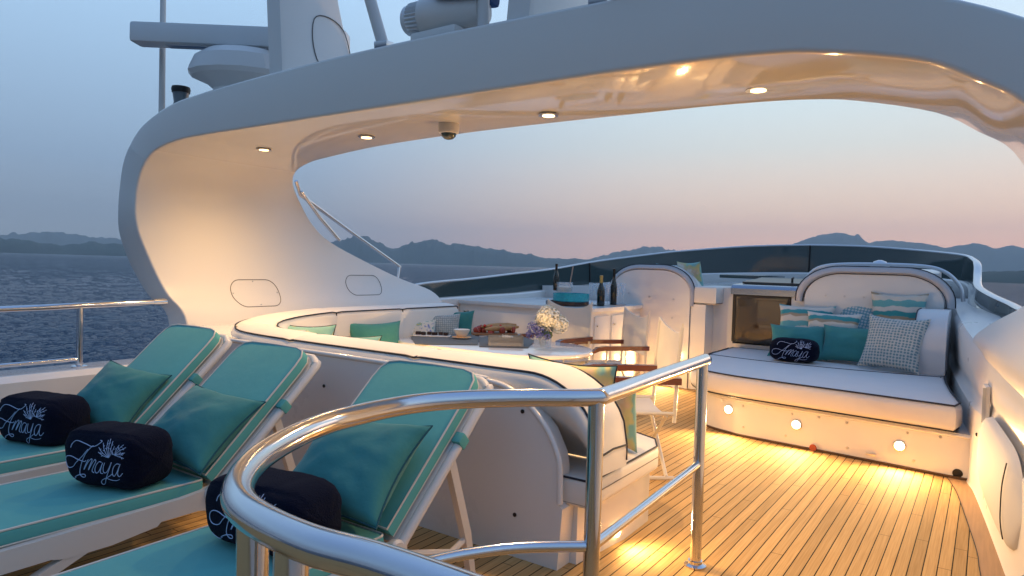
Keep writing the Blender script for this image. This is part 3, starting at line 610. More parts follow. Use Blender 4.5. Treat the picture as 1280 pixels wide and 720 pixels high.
# ------------------------------------------------------------------ sun loungers
def lounger(name, label):
    """local origin on the deck under the hinge, near side; +x towards the head, +y across; width .66"""
    t = thing(name, label, 'sun lounger', (0, 0, 0), 0, 'three sun loungers side by side')
    Wd = .64
    def rails(bm, y):
        # tapered side rail that splits into a leg towards the foot
        pr = [(.12, .30), (.10, .365), (-.1, .345), (-.6, .333), (-1.35, .318), (-1.36, .255), (-1.0, .235), (-.66, .238), (-.60, .222), (-.42, .222), (-.22, .245), (-.2, .262), (-.02, .262), (.05, .25)]
        prism(bm, pr, 'y', y, y+.045)
    bm = bmesh.new(); rails(bm, -.03); mk('side_rail', bm, PLAST, t, bevel=.012)
    bm = bmesh.new(); rails(bm, Wd-.015); mk('side_rail', bm, PLAST, t, bevel=.012)
    for y in (-.028, Wd-.012):
        bm = bmesh.new(); prism(bm, [(-.40, .27), (-.52, .262), (-1.05, .05), (-1.12, .0), (-1.05, .0), (-.8, .10)], 'y', y, y+.04); mk('leg', bm, PLAST, t, bevel=.01)
        bm = bmesh.new(); prism(bm, [(.12, .36), (.04, .36), (.02, .26), (.26, .0), (.34, .0), (.13, .28)], 'y', y, y+.04); mk('leg', bm, PLAST, t, bevel=.01)
        bm = bmesh.new(); lathe(bm, [(.042, -.014), (.045, .0), (.035, .012)], seg=20, M=Matrix.Translation((.055, y+(-.006 if y < 0 else .05), .335)) @ Matrix.Rotation(R(90), 4, 'X')); mk('hinge_knob', bm, PLAST, t)
    bm = bmesh.new()
    for k in range(8): box(bm, (-.08-k*.17, Wd/2, .322), (.10, Wd-.02, .012))
    mk('slats', bm, PLAST, t, smooth=False)
    # back rest frame
    Mb = Matrix.Translation((.06, 0, .36)) @ Matrix.Rotation(R(-43), 4, 'Y')
    bm = bmesh.new()
    ol = [(0, -.02), (.76, -.02), (.83, .0), (.868, .05), (.875, .12), (.875, Wd-.12), (.868, Wd-.05), (.83, Wd), (.76, Wd+.02), (0, Wd+.02)]
    ring = [tuple(Mb @ Vector((a, b, -.035))) for a, b in ol]; tube(bm, ring, .024, 10, sm=4); mk('back_frame', bm, PLAST, t)
    bm = bmesh.new(); rr = []
    prism(bm, [(a*.985+.005, .01+(b)*.97) for a, b in ol], 'z', -.035, -.012); bmesh.ops.transform(bm, matrix=Mb, verts=bm.verts); mk('back_panel', bm, PLAST, t)
    for y in (.02, Wd-.06):
        bm = bmesh.new(); a = Mb @ Vector((.47, 0, -.05))
        prism(bm, [(a.x-.01, a.z), (a.x+.035, a.z+.01), (a.x+.19, .22), (a.x+.235, .0), (a.x+.20, .0), (a.x+.145, .21)], 'y', y, y+.035); mk('prop_leg', bm, PLAST, t, bevel=.008)
        bm = bmesh.new(); tube(bm, [(.12, y+.018, .28), (.50, y+.018, .16), (a.x+.16, y+.018, .19)], .016, 8); mk('prop_brace', bm, PLAST, t)
    # cushions
    def cushion(nm, ol_, T, th):
        bm = bmesh.new(); e = slab(bm, ol_, 0, th, .018)
        for v in bm.verts:
            if v.co.z > th*.8: v.co.z += .006*noise.noise(Vector((v.co.x*5, v.co.y*5, 2)))
        bmesh.ops.transform(bm, matrix=T, verts=bm.verts); c = mk(nm, bm, TEAL, t)
        bm = bmesh.new(); tube(bm, [tuple(T @ Vector(p)) for p in e], .0052, 6, closed=True); mk('piping', bm, CREAMP, c)
        bm = bmesh.new(); tube(bm, [tuple(T @ Vector((p[0], p[1], .004))) for p in e], .0045, 6, closed=True); mk('piping', bm, CREAMP, c)
        return c
    seat = rrect(1.42, Wd, .035, 4, -.675, Wd/2)
    sub = []
    cushion('seat_cushion', seat, Matrix.Translation((0, 0, .333)), .068)
    bk = [(.02, .0)]+[(.30, .0), (.55, .0), (.74, .002), (.81, .012), (.852, .045), (.868, .11), (.872, Wd/2), (.868, Wd-.11), (.852, Wd-.045), (.81, Wd-.012), (.74, Wd-.002), (.55, Wd), (.3, Wd), (.02, Wd)]
    cushion('back_cushion', bk, Mb, .062)
    bm = bmesh.new(); box(bm, tuple(Mb @ Vector((.53, -.024, -.028))), (.055, .05, .062), Euler((0, R(-43), 0))); mk('tie_strap', bm, TEAL, t, bevel=.008)
    return t
def copy_tree(o, parent=None):
    c = o.copy(); COL.objects.link(c); c.parent = parent
    for ch in [k for k in o.children]: copy_tree(ch, c)
    return c
L2 = lounger('sun_lounger', 'middle teal sun lounger between the other two, navy towel roll on its seat')
L3 = copy_tree(L2); L3['label'] = 'teal sun lounger nearest the grey sofa wall, partly behind the foreground guard rail'
L1 = copy_tree(L2); L1['label'] = 'teal sun lounger closest to the port rail and the sea'
L2.location = (1.86, 3.14, 0); L3.location = (1.93, 1.95, 0); L1.location = (1.93, 4.13, 0)
L1.scale = (1, 1, 1.03); L3.rotation_euler.z = R(1.0); L1.rotation_euler.z = R(-.5)

# embroidered name and sprig: strokes in the order a hand would sew them
def spray(cx, cy, dirs, l0):
    out = []
    for a, l, w in dirs:
        P = [(cx, cy)]
        for k in range(1, 5):
            t = k/4; P.append((cx+l0*l*t*math.cos(R(a+w*t)), cy-l0*l*t*math.sin(R(a+w*t))))
        out.append(P); e = P[-1]; m_ = P[2]
        out.append([m_, (m_[0]+14*math.cos(R(a+w+45)), m_[1]-14*math.sin(R(a+w+45)))])
        out.append([P[3], (P[3][0]+12*math.cos(R(a+w-50)), P[3][1]-12*math.sin(R(a+w-50)))])
    return out
STROKES = [[(190, 290), (200, 265), (225, 245), (260, 245), (320, 262), (380, 280), (420, 275), (455, 250), (440, 243)],
 [(395, 275), (350, 310), (310, 355), (280, 410), (265, 450), (265, 480), (288, 498), (308, 492), (300, 476), (250, 482), (205, 500)],
 [(350, 300), (300, 345), (240, 390), (200, 425), (150, 430), (120, 410), (120, 375), (150, 350), (200, 350), (250, 370), (310, 385), (330, 378)],
 [(352, 370), (325, 405), (303, 442), (345, 392), (378, 366), (386, 374), (362, 412), (344, 444), (385, 395), (412, 370), (418, 384), (390, 425), (378, 452), (395, 462)],
 [(464, 388), (442, 386), (415, 415), (405, 448), (420, 464), (445, 440), (475, 392), (455, 430), (448, 462), (466, 468)],
 [(490, 392), (475, 430), (476, 458), (496, 460), (520, 430), (542, 390), (510, 460), (470, 530), (442, 552), (432, 538), (450, 515), (500, 495), (545, 470)],
 [(608, 402), (588, 400), (565, 415), (548, 445), (545, 475), (560, 485), (590, 450), (615, 402), (598, 440), (590, 475), (605, 487), (630, 465)],
 [(80, 498), (130, 515), (180, 516), (215, 502)], [(490, 500), (530, 515), (575, 516), (602, 507)]]
STROKES += spray(522, 358, [(165, .8, -12), (148, .95, -10), (128, 1.0, -10), (108, 1.05, -8), (88, 1.1, 4), (68, 1.0, 10), (50, .8, 10)], 112)
STROKES += spray(575, 340, [(150, .3, 0), (85, .8, -20), (62, 1.0, -15), (42, 1.0, -10), (20, .85, -10), (0, .75, 8), (-18, .8, 0)], 92)
def towel(label, base, w, h, d, yaw, seed=0, tsc=1.0, tx=0.0):
    """rolled terry towel lying across; its embroidered side faces local -y"""
    t = thing('towel_roll', label, 'rolled towel', base, yaw, 'navy towel rolls with embroidered name')
    bm = bmesh.new(); rings = []; nu = 34; nv = 72
    for i in range(nu+1):
        u = -1+2*i/nu; f = (1-abs(u)**6)**.5 if abs(u) < 1 else 0; f = max(f, .02)
        ring = []
        for k in range(nv):
            a = 2*math.pi*k/nv; c, s_ = math.cos(a), math.sin(a)
            e = .50; yy = d/2*(abs(c)**e)*(1 if c > 0 else -1)*f**.8; zz = h/2*(abs(s_)**e)*(1 if s_ > 0 else -1)*f
            deg = (math.degrees(a)+12*u) % 360
            kk = (1.045 if 18 < deg < 118 else 1)+.05*noise.noise(Vector((u*2+seed, c*1.3, s_*1.3)))+.02*noise.noise(Vector((u*6+seed, c*4, s_*4)))
            x = w/2*u*(1+.02*noise.noise(Vector((c*2, s_*2, seed))))
            zf = zz*kk
            if zf < 0: zf *= .92
            ring.append((x, yy*kk-(.10*h*(zz/h)), zf+h*.46))
        rings.append(ring)
    loft(bm, rings); bmesh.ops.recalc_face_normals(bm, faces=bm.faces)
    bvh = BVHTree.FromBMesh(bm)
    mk('rolled_cloth', bm, TOWEL, t, world=False, ang=80)
    bm = bmesh.new(); s = w/690*tsc; rr_ = .0017
    for st_ in STROKES:
        P = []
        for q in catmull([(a, b, 0) for a, b in st_], 5):
            x = (q.x-400)*s+tx*w; zc = h*.47-(q.y-395-(q.x-400)*.10)*s*1.0
            hit = bvh.ray_cast(Vector((x, -1, zc)), Vector((0, 1, 0)))
            if hit[0]: P.append(hit[0]+Vector((0, -.0015, 0)))
        if len(P) > 1: tube(bm, P, rr_ if len(st_) > 6 else rr_*.75, 5)
    mk('embroidery', bm, THREAD, t, world=False)
    return t
YA = R(-90)   # local -y looks aft (-x)
ZL = .405
def tw(px, py, z): p = G(px, py, z); return p
towel('navy towel roll on the middle lounger, its whole name in clear view', (1.60, 3.38, ZL), .47, .285, .28, YA+R(18), 1)
towel('navy towel roll on the lounger by the port rail, at the left edge', (1.68, 4.44, ZL), .50, .285, .28, YA+R(16), 2)
towel('navy towel roll on the lounger nearest the sofa wall, half hidden by the guard rail', (1.62, 2.22, ZL), .54, .27, .29, YA+R(8), 3, tsc=.85)
GP = 'teal pillows on the loungers'
pillow('pillow', .55, .48, .21, TEALC, (1.80, 3.36, ZL+.06), YA+R(12), R(52), 'teal square pillow propped behind the towel on the middle lounger', 'pillow', GP, TEALP, 1, R(6))
pillow('pillow', .50, .47, .21, TEALC, (1.86, 4.33, ZL+.06), YA+R(24), R(46), 'teal square pillow propped on the lounger by the port rail', 'pillow', GP, TEALP, 2, R(10))
pillow('pillow', .58, .50, .21, TEALC, (1.80, 2.17, ZL+.06), YA+R(4), R(50), 'teal square pillow seen through the loop of the foreground guard rail', 'pillow', GP, TEALP, 3, R(-4))

# ------------------------------------------------------------------ dining sofa
sf = thing('corner_sofa', 'large curved cream corner sofa with navy piping round the dining table', 'sofa', (3.2, 3.4, 0))
bm = bmesh.new()
wl = [(1.69, 0), (1.67, .31), (1.70, .33), (1.705, .50), (1.72, .57), (1.78, .68), (1.88, .78), (2.01, .855), (2.16, .885), (2.5, .90), (5.3, .90), (5.3, 0)]
prism(bm, wl, 'x', 2.88, 3.0); mk('back_wall', bm, GELW, sf, bevel=.012)
bm = bmesh.new(); tube(bm, [(2.885, y-.012, z+.004) for y, z in wl[2:11]], .016, 10, sm=4); mk('wall_moulding', bm, GEL, sf)
for (y, z) in ((1.92, .76), (1.95, .22), (3.45, .70)):
    bm = bmesh.new(); lathe(bm, [(.011, 0), (.011, .004), (.005, .006)], seg=12, M=Matrix.Translation((2.879, y, z)) @ Matrix.Rotation(R(-90), 4, 'Y')); mk('snap_stud', bm, BLACK, sf)
# seat base (plan) and seat cushion
def ub(o):   # plan outline of the sofa: outer edge then inner edge, inset by o
    return [(3.0, 1.60+o), (3.45, 1.55+o), (3.80, 1.56+o), (3.96-o*.7, 1.64+o*.7), (4.04-o, 1.80+o), (4.06-o, 2.4), (4.06-o, 4.2), (4.22-o, 4.55-o), (4.6, 4.72-o*.0+o), (6.3-o, 4.72+o), (6.35-o, 5.5), (3.0, 5.5)]
bm = bmesh.new(); prism(bm, ub(.05), 'z', 0.0, .31); mk('base', bm, GEL, sf, bevel=.01)
bm = bmesh.new(); e = slab(bm, [(2.93, 1.54)]+ub(0)[1:-1]+[(3.0, 5.45), (2.93, 5.45)], .315, .46, .03); sc_ = mk('seat_cushion', bm, VINYL, sf)
bm = bmesh.new(); tube(bm, e, .006, 6, closed=True); mk('piping', bm, NAVYP, sc_)
bm = bmesh.new(); tube(bm, [(a, b, .335) for a, b, c in e], .005, 6, closed=True); mk('piping', bm, NAVYP, sc_)
bm = bmesh.new(); tube(bm, [(a+.0, b-.008, .395) for a, b, c in e[:12]], .003, 5); mk('seam', bm, mat('seam_brown', (.2, .17, .13), .8), sc_)  # thin brown seam line along the side of the seat cushion
# back cushions swept along the sofa
path = [(1.52, 3.12), (1.9, 3.12), (2.4, 3.12), (3.0, 3.12), (3.6, 3.12), (4.2, 3.14), (4.6, 3.22), (4.95, 3.45), (5.15, 3.85), (5.2, 4.4), (5.2, 5.0), (5.2, 5.6), (5.2, 6.15)]
PP = catmull([(b, a, 0) for a, b in path], 10)
cum = [0]
for i in range(1, len(PP)): cum.append(cum[-1]+(PP[i]-PP[i-1]).length)
def topz(s):
    if s < .42: return .60+.375*math.sqrt(max(0, 1-(1-s/.42)**2))
    return .975+.06*min(1, max(0, (s-3.2)/1.2))
def backseg(s0, s1):
    idx = [i for i, s in enumerate(cum) if s0 <= s <= s1]; idx.append(min(idx[-1]+1, len(PP)-1)) if idx[-1] < len(PP)-1 else None; rings = []; top_a = []; top_b = []; n = len(idx)
    for q, i in enumerate(idx):
        p = PP[i]; a = PP[max(0, i-1)]; b = PP[min(len(PP)-1, i+1)]; d = (b-a).normalized(); o = Vector((-d.y, d.x, 0))  # outward (aft / port)
        if i < 3: d = Vector((0, 1, 0)); o = Vector((-1, 0, 0))
        zt = topz(cum[i]-s0*0); e_ = min(q, n-1-q); k = (.95, .99, 1)[min(2, e_)] if (s0 > 0 or q > n/2) else (1, 1, 1)[min(2, e_)]
        zt = .46+(zt-.46)*(.985 if e_ == 0 else 1); th = .17
        sec = [(-th*.9, .47), (-th, .52), (-th*.98, zt-.06), (-th*.86, zt-.02), (-th*.6, zt), (0, zt+.012), (th*.55, zt+.006), (th*.86, zt-.012), (th*1.12, zt-.045), (th*1.2, zt-.09), (th*1.15, max(.5, zt-.13)), (th*.9, max(.48, zt-.2))]
        cz = (.47+zt)/2
        rings.append([tuple(p+o*(u*k)+Vector((0, 0, cz+(z_-cz)*(1-(1-k)*.5)))) for u, z_ in sec])
        top_a.append(tuple(p+o*(th*1.0*k)+Vector((0, 0, zt-.022)))); top_b.append(tuple(p+o*(-th*.90*k)+Vector((0, 0, zt-.018))))
    bm = bmesh.new(); loft(bm, rings); c = mk('back_cushion', bm, VINYL, sf, ang=60)
    for L_ in (top_a, top_b):
        bm = bmesh.new(); tube(bm, L_, .006, 6); mk('piping', bm, NAVYP, c)
    for q in (0, -1):
        bm = bmesh.new(); tube(bm, [top_a[q], tuple((Vector(top_a[q])+Vector(top_b[q]))/2+Vector((0, 0, .012))), top_b[q], tuple(Vector(top_b[q])*1+Vector((0, 0, -(top_b[q][2]-.5))))], .006, 6); mk('piping', bm, NAVYP, c)
    return c
L_ = cum[-1]
for a, b in ((0, 1.18), (1.18, 2.37), (2.37, 3.26), (3.26, 4.41), (4.41, 5.31), (5.31, L_)): backseg(a, b)
# port side shelf behind the sofa
bm = bmesh.new(); prism(bm, [(2.905, 4.5), (3.3, 4.55), (5.0, 5.38), (6.6, 5.38), (6.6, 5.95), (3.6, 5.95), (3.3, 5.62), (2.905, 5.32)], 'z', .5, .90); struct('side_shelf', bm, GEL, bevel=.015)
cl = thing('courtesy_light', 'small warm courtesy lamp low on the sofa end by the stair rail', 'lamp', (3.38, 1.60, .1))
bm = bmesh.new(); lathe(bm, [(.032, 0), (.03, .006), (.02, .008)], M=Matrix.Translation((3.36, 1.597, .075)) @ Matrix.Rotation(R(90), 4, 'X')); mk('lens', bm, COURT, cl)
spot((3.34, 1.55, .10), 24, R(176), .04, 1, (0, -1, -.1))

# pillows on the sofa
pillow('pillow', .48, .46, .15, PASTEL, (3.75, 4.75, .50), R(-50), R(14), 'pale patterned pillow in the aft corner of the sofa', 'pillow', 'sofa pillows', NAVYP, 4)
pillow('pillow', .50, .42, .15, PASTEL, (3.95, 4.45, .48), R(-60), R(26), 'low pastel pillow just left of the flat teal one on the sofa', 'pillow', 'sofa pillows', NAVYP, 5)
pillow('pillow', .60, .42, .13, TEALC, (4.75, 4.90, .50), R(-15), R(12), 'plain teal pillow against the port back of the sofa', 'pillow', 'sofa pillows', None, 6)
pillow('pillow', .42, .34, .14, PASTEL, (4.25, 4.72, .47), R(-30), R(30), 'green and cream pillow in front of the plain teal one', 'pillow', 'sofa pillows', None, 7)
pillow('pillow', .46, .46, .15, GREYW, (5.75, 4.95, .50), R(-40), R(12), 'grey basket weave pillow at the forward end of the sofa', 'pillow', 'sofa pillows', None, 8)
pillow('pillow', .40, .40, .13, FLORAL, (5.45, 4.98, .50), R(-30), R(14), 'floral pillow beside the grey basket weave pillow', 'pillow', 'sofa pillows', None, 9)
pillow('pillow', .42, .46, .13, TEALC, (6.05, 5.0, .52), R(-60), R(8), 'teal pillow peeking out behind the grey basket weave pillow', 'pillow', 'sofa pillows', None, 10)
pillow('pillow', .62, .50, .15, PASTEL, (3.52, 1.97, .47), R(86), R(8), 'long pastel pillow leaning on the inside of the sofa back near its end', 'pillow', 'sofa pillows', NAVYP, 11)
pillow('pillow', .42, .40, .17, PASTEL, (3.62, 1.78, .465), R(70), R(4), 'pastel pillow standing upright on the starboard end of the sofa seat', 'pillow', 'sofa pillows', None, 12)

# ------------------------------------------------------------------ dining table and what is on it
tb = thing('dining_table', 'white dining table with a rounded end inside the sofa', 'table', (5.5, 4.2, 0))
ol = [(5.5+.6*math.cos(R(a)), 3.62+.62*math.sin(R(a))) for a in range(180, 361, 12)]+[(6.1, 4.7), (6.0, 4.9), (5.8, 5.0), (5.2, 5.0), (5.0, 4.9), (4.9, 4.7)]
bm = bmesh.new(); slab(bm, ol, .68, .72, .012); mk('table_top', bm, GEL, tb)
bm = bmesh.new()
for y in (3.7, 4.6): lathe(bm, [(.20, .0), (.20, .02), (.06, .05), (.055, .66), (.14, .68)], (5.5, y, 0))
mk('pedestal', bm, STEEL2, tb)
ZT = .7235
MATG = mat('grey_placemat', (.14, .14, .13), .8, bump=.5, bscale=150)
def flat(name, label, cat, pts, th, m, z=ZT, group=None):
    bm = bmesh.new(); prism(bm, pts, 'z', z, z+th); return tag(mk(name, bm, m, smooth=False), label, cat, group)
def gp(px, py): p = G(px, py, ZT); return (p.x, p.y)
flat('placemat', 'dark grey placemat at the left end of the table under the plates', 'placemat', [gp(513, 421), gp(519, 430.5), gp(597, 431), gp(600, 421), gp(560, 414)], .003, MATG, group='grey placemats')
flat('placemat', 'dark grey placemat partly under the white basket', 'placemat', [gp(600, 422), gp(599, 433.5), gp(660, 435), gp(668, 426), gp(640, 416)], .003, MATG, z=ZT+.0005, group='grey placemats')
def at(px, py): p = G(px, py, ZT+.004); return p
pl = thing('dessert_plate', 'rectangular white plate with dark chocolate bites at the left of the table', 'plate', at(540, 420))
bm = bmesh.new(); slab(bm, rrect(.40, .17, .03, 4), .0, .012, .004); bmesh.ops.rotate(bm, verts=bm.verts, matrix=Matrix.Rotation(R(-55), 3, 'Z')); mk('plate', bm, CHINA, pl, world=False)
CH = mat('dark_chocolate', (.03, .012, .008), .4)
for k in range(6):
    bm = bmesh.new(); q = Matrix.Rotation(R(-55), 3, 'Z') @ Vector((-.15+.06*k, .02*((-1)**k), .028)); box(bm, q, (.045, .045, .035), Euler((0, 0, k))); tag(mk('chocolate', bm, CH, M=pl.matrix_basis, bevel=.008), f"dark chocolate bite {['at the far left of', 'second along on', 'third along on', 'fourth along on', 'fifth along on', 'at the right end of'][k]} the dessert plate", 'chocolate', 'chocolate bites')
sc2 = thing('saucer_with_bowl', 'small white bowl of cream standing on a saucer', 'bowl', at(577, 423))
bm = bmesh.new(); lathe(bm, [(.04, 0), (.09, .008), (.105, .014), (.10, .016), (.05, .008)], seg=28); mk('saucer', bm, CHINA, sc2, world=False)
bm = bmesh.new(); lathe(bm, [(.03, .01), (.045, .02), (.075, .06), (.09, .095), (.083, .095), (.06, .05)], seg=28); mk('bowl', bm, CHINA, sc2, world=False)
bm = bmesh.new(); lathe(bm, [(.102, .0165), (.075, .018)], seg=24); mk('orange_slice', bm, mat('orange_cream', (.75, .35, .08), .5), sc2, world=False)
vg = thing('flower_goblet', 'round faceted glass ball vase holding a few small dried flowers', 'vase', at(556, 413))
bm = bmesh.new(); bmesh.ops.create_icosphere(bm, subdivisions=3, radius=.085)
for v in bm.verts: v.co *= 1+.06*math.sin(v.co.x*160)*math.sin(v.co.y*160)*math.sin(v.co.z*160); v.co.z += .095
mk('faceted_ball', bm, mat('mercury_glass', (.75, .68, .55), .18, metal=.75, var=.4, vscale=60, bump=.8, bscale=90), vg, smooth=False, world=False)
bm = bmesh.new(); lathe(bm, [(.04, 0), (.03, .01), (.03, .02)]); mk('foot', bm, GLASS, vg, world=False)
def leafmass(bm, c, r, n, s, seed, flat_=1.0):
    rnd = random.Random(seed)
    for _ in range(n):
        d = Vector((rnd.gauss(0, 1), rnd.gauss(0, 1), rnd.gauss(0, 1))).normalized()*r*(rnd.random()**.25); d.z *= flat_
        p = Vector(c)+d; nn = (d.normalized()+Vector((rnd.uniform(-.6, .6), rnd.uniform(-.6, .6), rnd.uniform(-.3, .8)))).normalized()
        a = nn.orthogonal().normalized(); b = nn.cross(a); k = s*rnd.uniform(.7, 1.3); th = rnd.random()*6.28
        a, b = a*math.cos(th)+b*math.sin(th), b*math.cos(th)-a*math.sin(th)
        q = [bm.verts.new(p+a*k), bm.verts.new(p+b*k*.7+nn*k*.25), bm.verts.new(p-a*k), bm.verts.new(p-b*k*.7+nn*k*.25)]; bm.faces.new(q)
YEL = mat('yellow_petals', (.55, .40, .10), .7); PUR = mat('lavender_petals', (.17, .17, .40), .7, var=.5, vscale=60); LEAF = mat('flower_leaf', (.05, .10, .03), .6)
HYD = mat('cream_hydrangea', (.86, .82, .68), .7, var=.15, vscale=40)
bm = bmesh.new(); leafmass(bm, (.02, .03, .24), .05, 60, .012, 1); leafmass(bm, (.05, -.05, .22), .04, 50, .012, 2); mk('yellow_flowers', bm, YEL, vg, world=False)
bm = bmesh.new(); leafmass(bm, (-.02, 0, .21), .05, 60, .012, 3); leafmass(bm, (.0, .06, .2), .03, 40, .012, 4); mk('purple_flowers', bm, PUR, vg, world=False)
bm = bmesh.new()
for a in range(0, 360, 40): tube(bm, [(0, 0, .10), (.04*math.cos(R(a)), .05*math.sin(R(a)), .22)], .002, 4)
mk('stems', bm, LEAF, vg, world=False)
cg = thing('cream_jug', 'clear glass jug beside the round faceted vase', 'jug', at(582, 411))
bm = bmesh.new(); lathe(bm, [(.035, 0), (.045, .03), (.04, .09), (.055, .16), (.05, .16), (.036, .09), (.038, .03), (.02, .008)]); mk('glass', bm, TGL, cg, world=False)
bm = bmesh.new(); leafmass(bm, (0, 0, .18), .05, 40, .018, 5); mk('leaves', bm, LEAF, cg, world=False)
bd = thing('serving_board', 'wooden board heaped with cured meat, tomatoes and bread', 'food board', at(618, 418))
bm = bmesh.new(); slab(bm, rrect(.52, .26, .06, 5), .0, .02, .006); bmesh.ops.rotate(bm, verts=bm.verts, matrix=Matrix.Rotation(R(-50), 3, 'Z')); mk('board', bm, mat('olive_wood', (.25, .12, .05), .45, var=.4, vscale=20), bd, world=False)
rn = random.Random(3)
MEAT = mat('cured_meat', (.32, .05, .03), .5, var=.5, vscale=50); TOM = mat('tomato_red', (.55, .03, .015), .2); BRD = mat('bread_crust', (.42, .24, .10), .7, var=.3, vscale=30, bump=.4, bscale=40)
for _ in range(18):
    q = Matrix.Rotation(R(-50), 3, 'Z') @ Vector((rn.uniform(-.22, .22), rn.uniform(-.10, .08), rn.uniform(.025, .06)))
    bm = bmesh.new(); r_ = bmesh.ops.create_icosphere(bm, subdivisions=2, radius=.036); bmesh.ops.transform(bm, matrix=Matrix.Translation(q) @ Euler((rn.random()*3, rn.random()*3, 0)).to_matrix().to_4x4() @ Matrix.Diagonal((1.2, .9, .35, 1)), verts=r_['verts'])
    mk('meat_slice', bm, MEAT, bd, world=False)
for _ in range(8):
    q = Matrix.Rotation(R(-50), 3, 'Z') @ Vector((rn.uniform(-.18, .1), rn.uniform(-.08, .06), rn.uniform(.06, .10)))
    bm = bmesh.new(); r_ = bmesh.ops.create_icosphere(bm, subdivisions=2, radius=.018); bmesh.ops.translate(bm, verts=r_['verts'], vec=q)
    mk('cherry_tomato', bm, TOM, bd, world=False)
for k in range(3):
    bm = bmesh.new(); c = Matrix.Rotation(R(-50), 3, 'Z') @ Vector((.02+.03*k, .07-.05*k, .075+.02*(k == 1))); d = Matrix.Rotation(R(-50+8*k), 3, 'Z') @ Vector((.20, 0, .012))
    tube(bm, [c-d, c-d*.5, c, c+d*.5, c+d], .03, 10, rf=lambda t: .012+.022*math.sin(math.pi*t)**.5); mk('bread_stick', bm, BRD, bd, world=False)
bk = thing('bread_basket', 'low white woven basket in front of the serving board', 'basket', at(632, 431), R(-52))
bm = bmesh.new(); prism(bm, rrect(.34, .20, .02, 3), 'z', 0, .085); fs = [f for f in bm.faces if f.normal.z > .9 or all(v.co.z > .08 for v in f.verts)]
bmesh.ops.inset_region(bm, faces=fs, thickness=.012); 
for f in fs: bmesh.ops.translate(bm, verts=f.verts, vec=(0, 0, -.055))
BASK = mat('white_wicker', (.62, .55, .46), .7, bump=1, bscale=120, var=.15, vscale=80, stretch=(1, 1, 3)); mk('basket', bm, BASK, bk, smooth=False, world=False)
bm = bmesh.new(); leafmass(bm, (0, 0, .06), .08, 30, .03, 6, .35); mk('napkins', bm, SLING, bk, world=False)
fv = thing('hydrangea_vase', 'square clear glass vase with cream hydrangeas and purple lavender', 'flower vase', at(678, 436))
bm = bmesh.new(); prism(bm, rrect(.125, .125, .01, 2), 'z', 0, .13); fs = [f for f in bm.faces if all(v.co.z > .12 for v in f.verts)]; bmesh.ops.inset_region(bm, faces=fs, thickness=.006)
for f in fs: bmesh.ops.translate(bm, verts=f.verts, vec=(0, 0, -.12))
mk('glass_cube', bm, TGL, fv, smooth=False, world=False)
tor = Matrix.Rotation(YAW-R(90), 3, 'Z')   # x = to the right as seen from the stairs
bm = bmesh.new()
for c, r_, n in (((.045, 0, .31), .105, 1300), ((.15, .03, .235), .09, 1000), ((.0, .05, .27), .075, 500)): leafmass(bm, tor @ Vector(c), r_, n, .015, int(r_*1e4))
mk('hydrangeas', bm, HYD, fv, world=False)
bm = bmesh.new()
for c, r_, n in (((-.10, -.02, .20), .055, 130), ((-.03, -.03, .16), .06, 150), ((-.12, 0, .13), .04, 80), ((.03, -.05, .13), .045, 90)): leafmass(bm, tor @ Vector(c), r_, n, .011, int(r_*1e4)+n)
mk('lavender', bm, PUR, fv, world=False)
bm = bmesh.new(); leafmass(bm, tor @ Vector((.04, -.03, .15)), .05, 40, .022, 77)
for a in range(0, 360, 30): tube(bm, [(.02*math.cos(R(a)), .02*math.sin(R(a)), .02), (.05*math.cos(R(a)), .05*math.sin(R(a)), .16)], .002, 4)
mk('stems', bm, LEAF, fv, world=False)

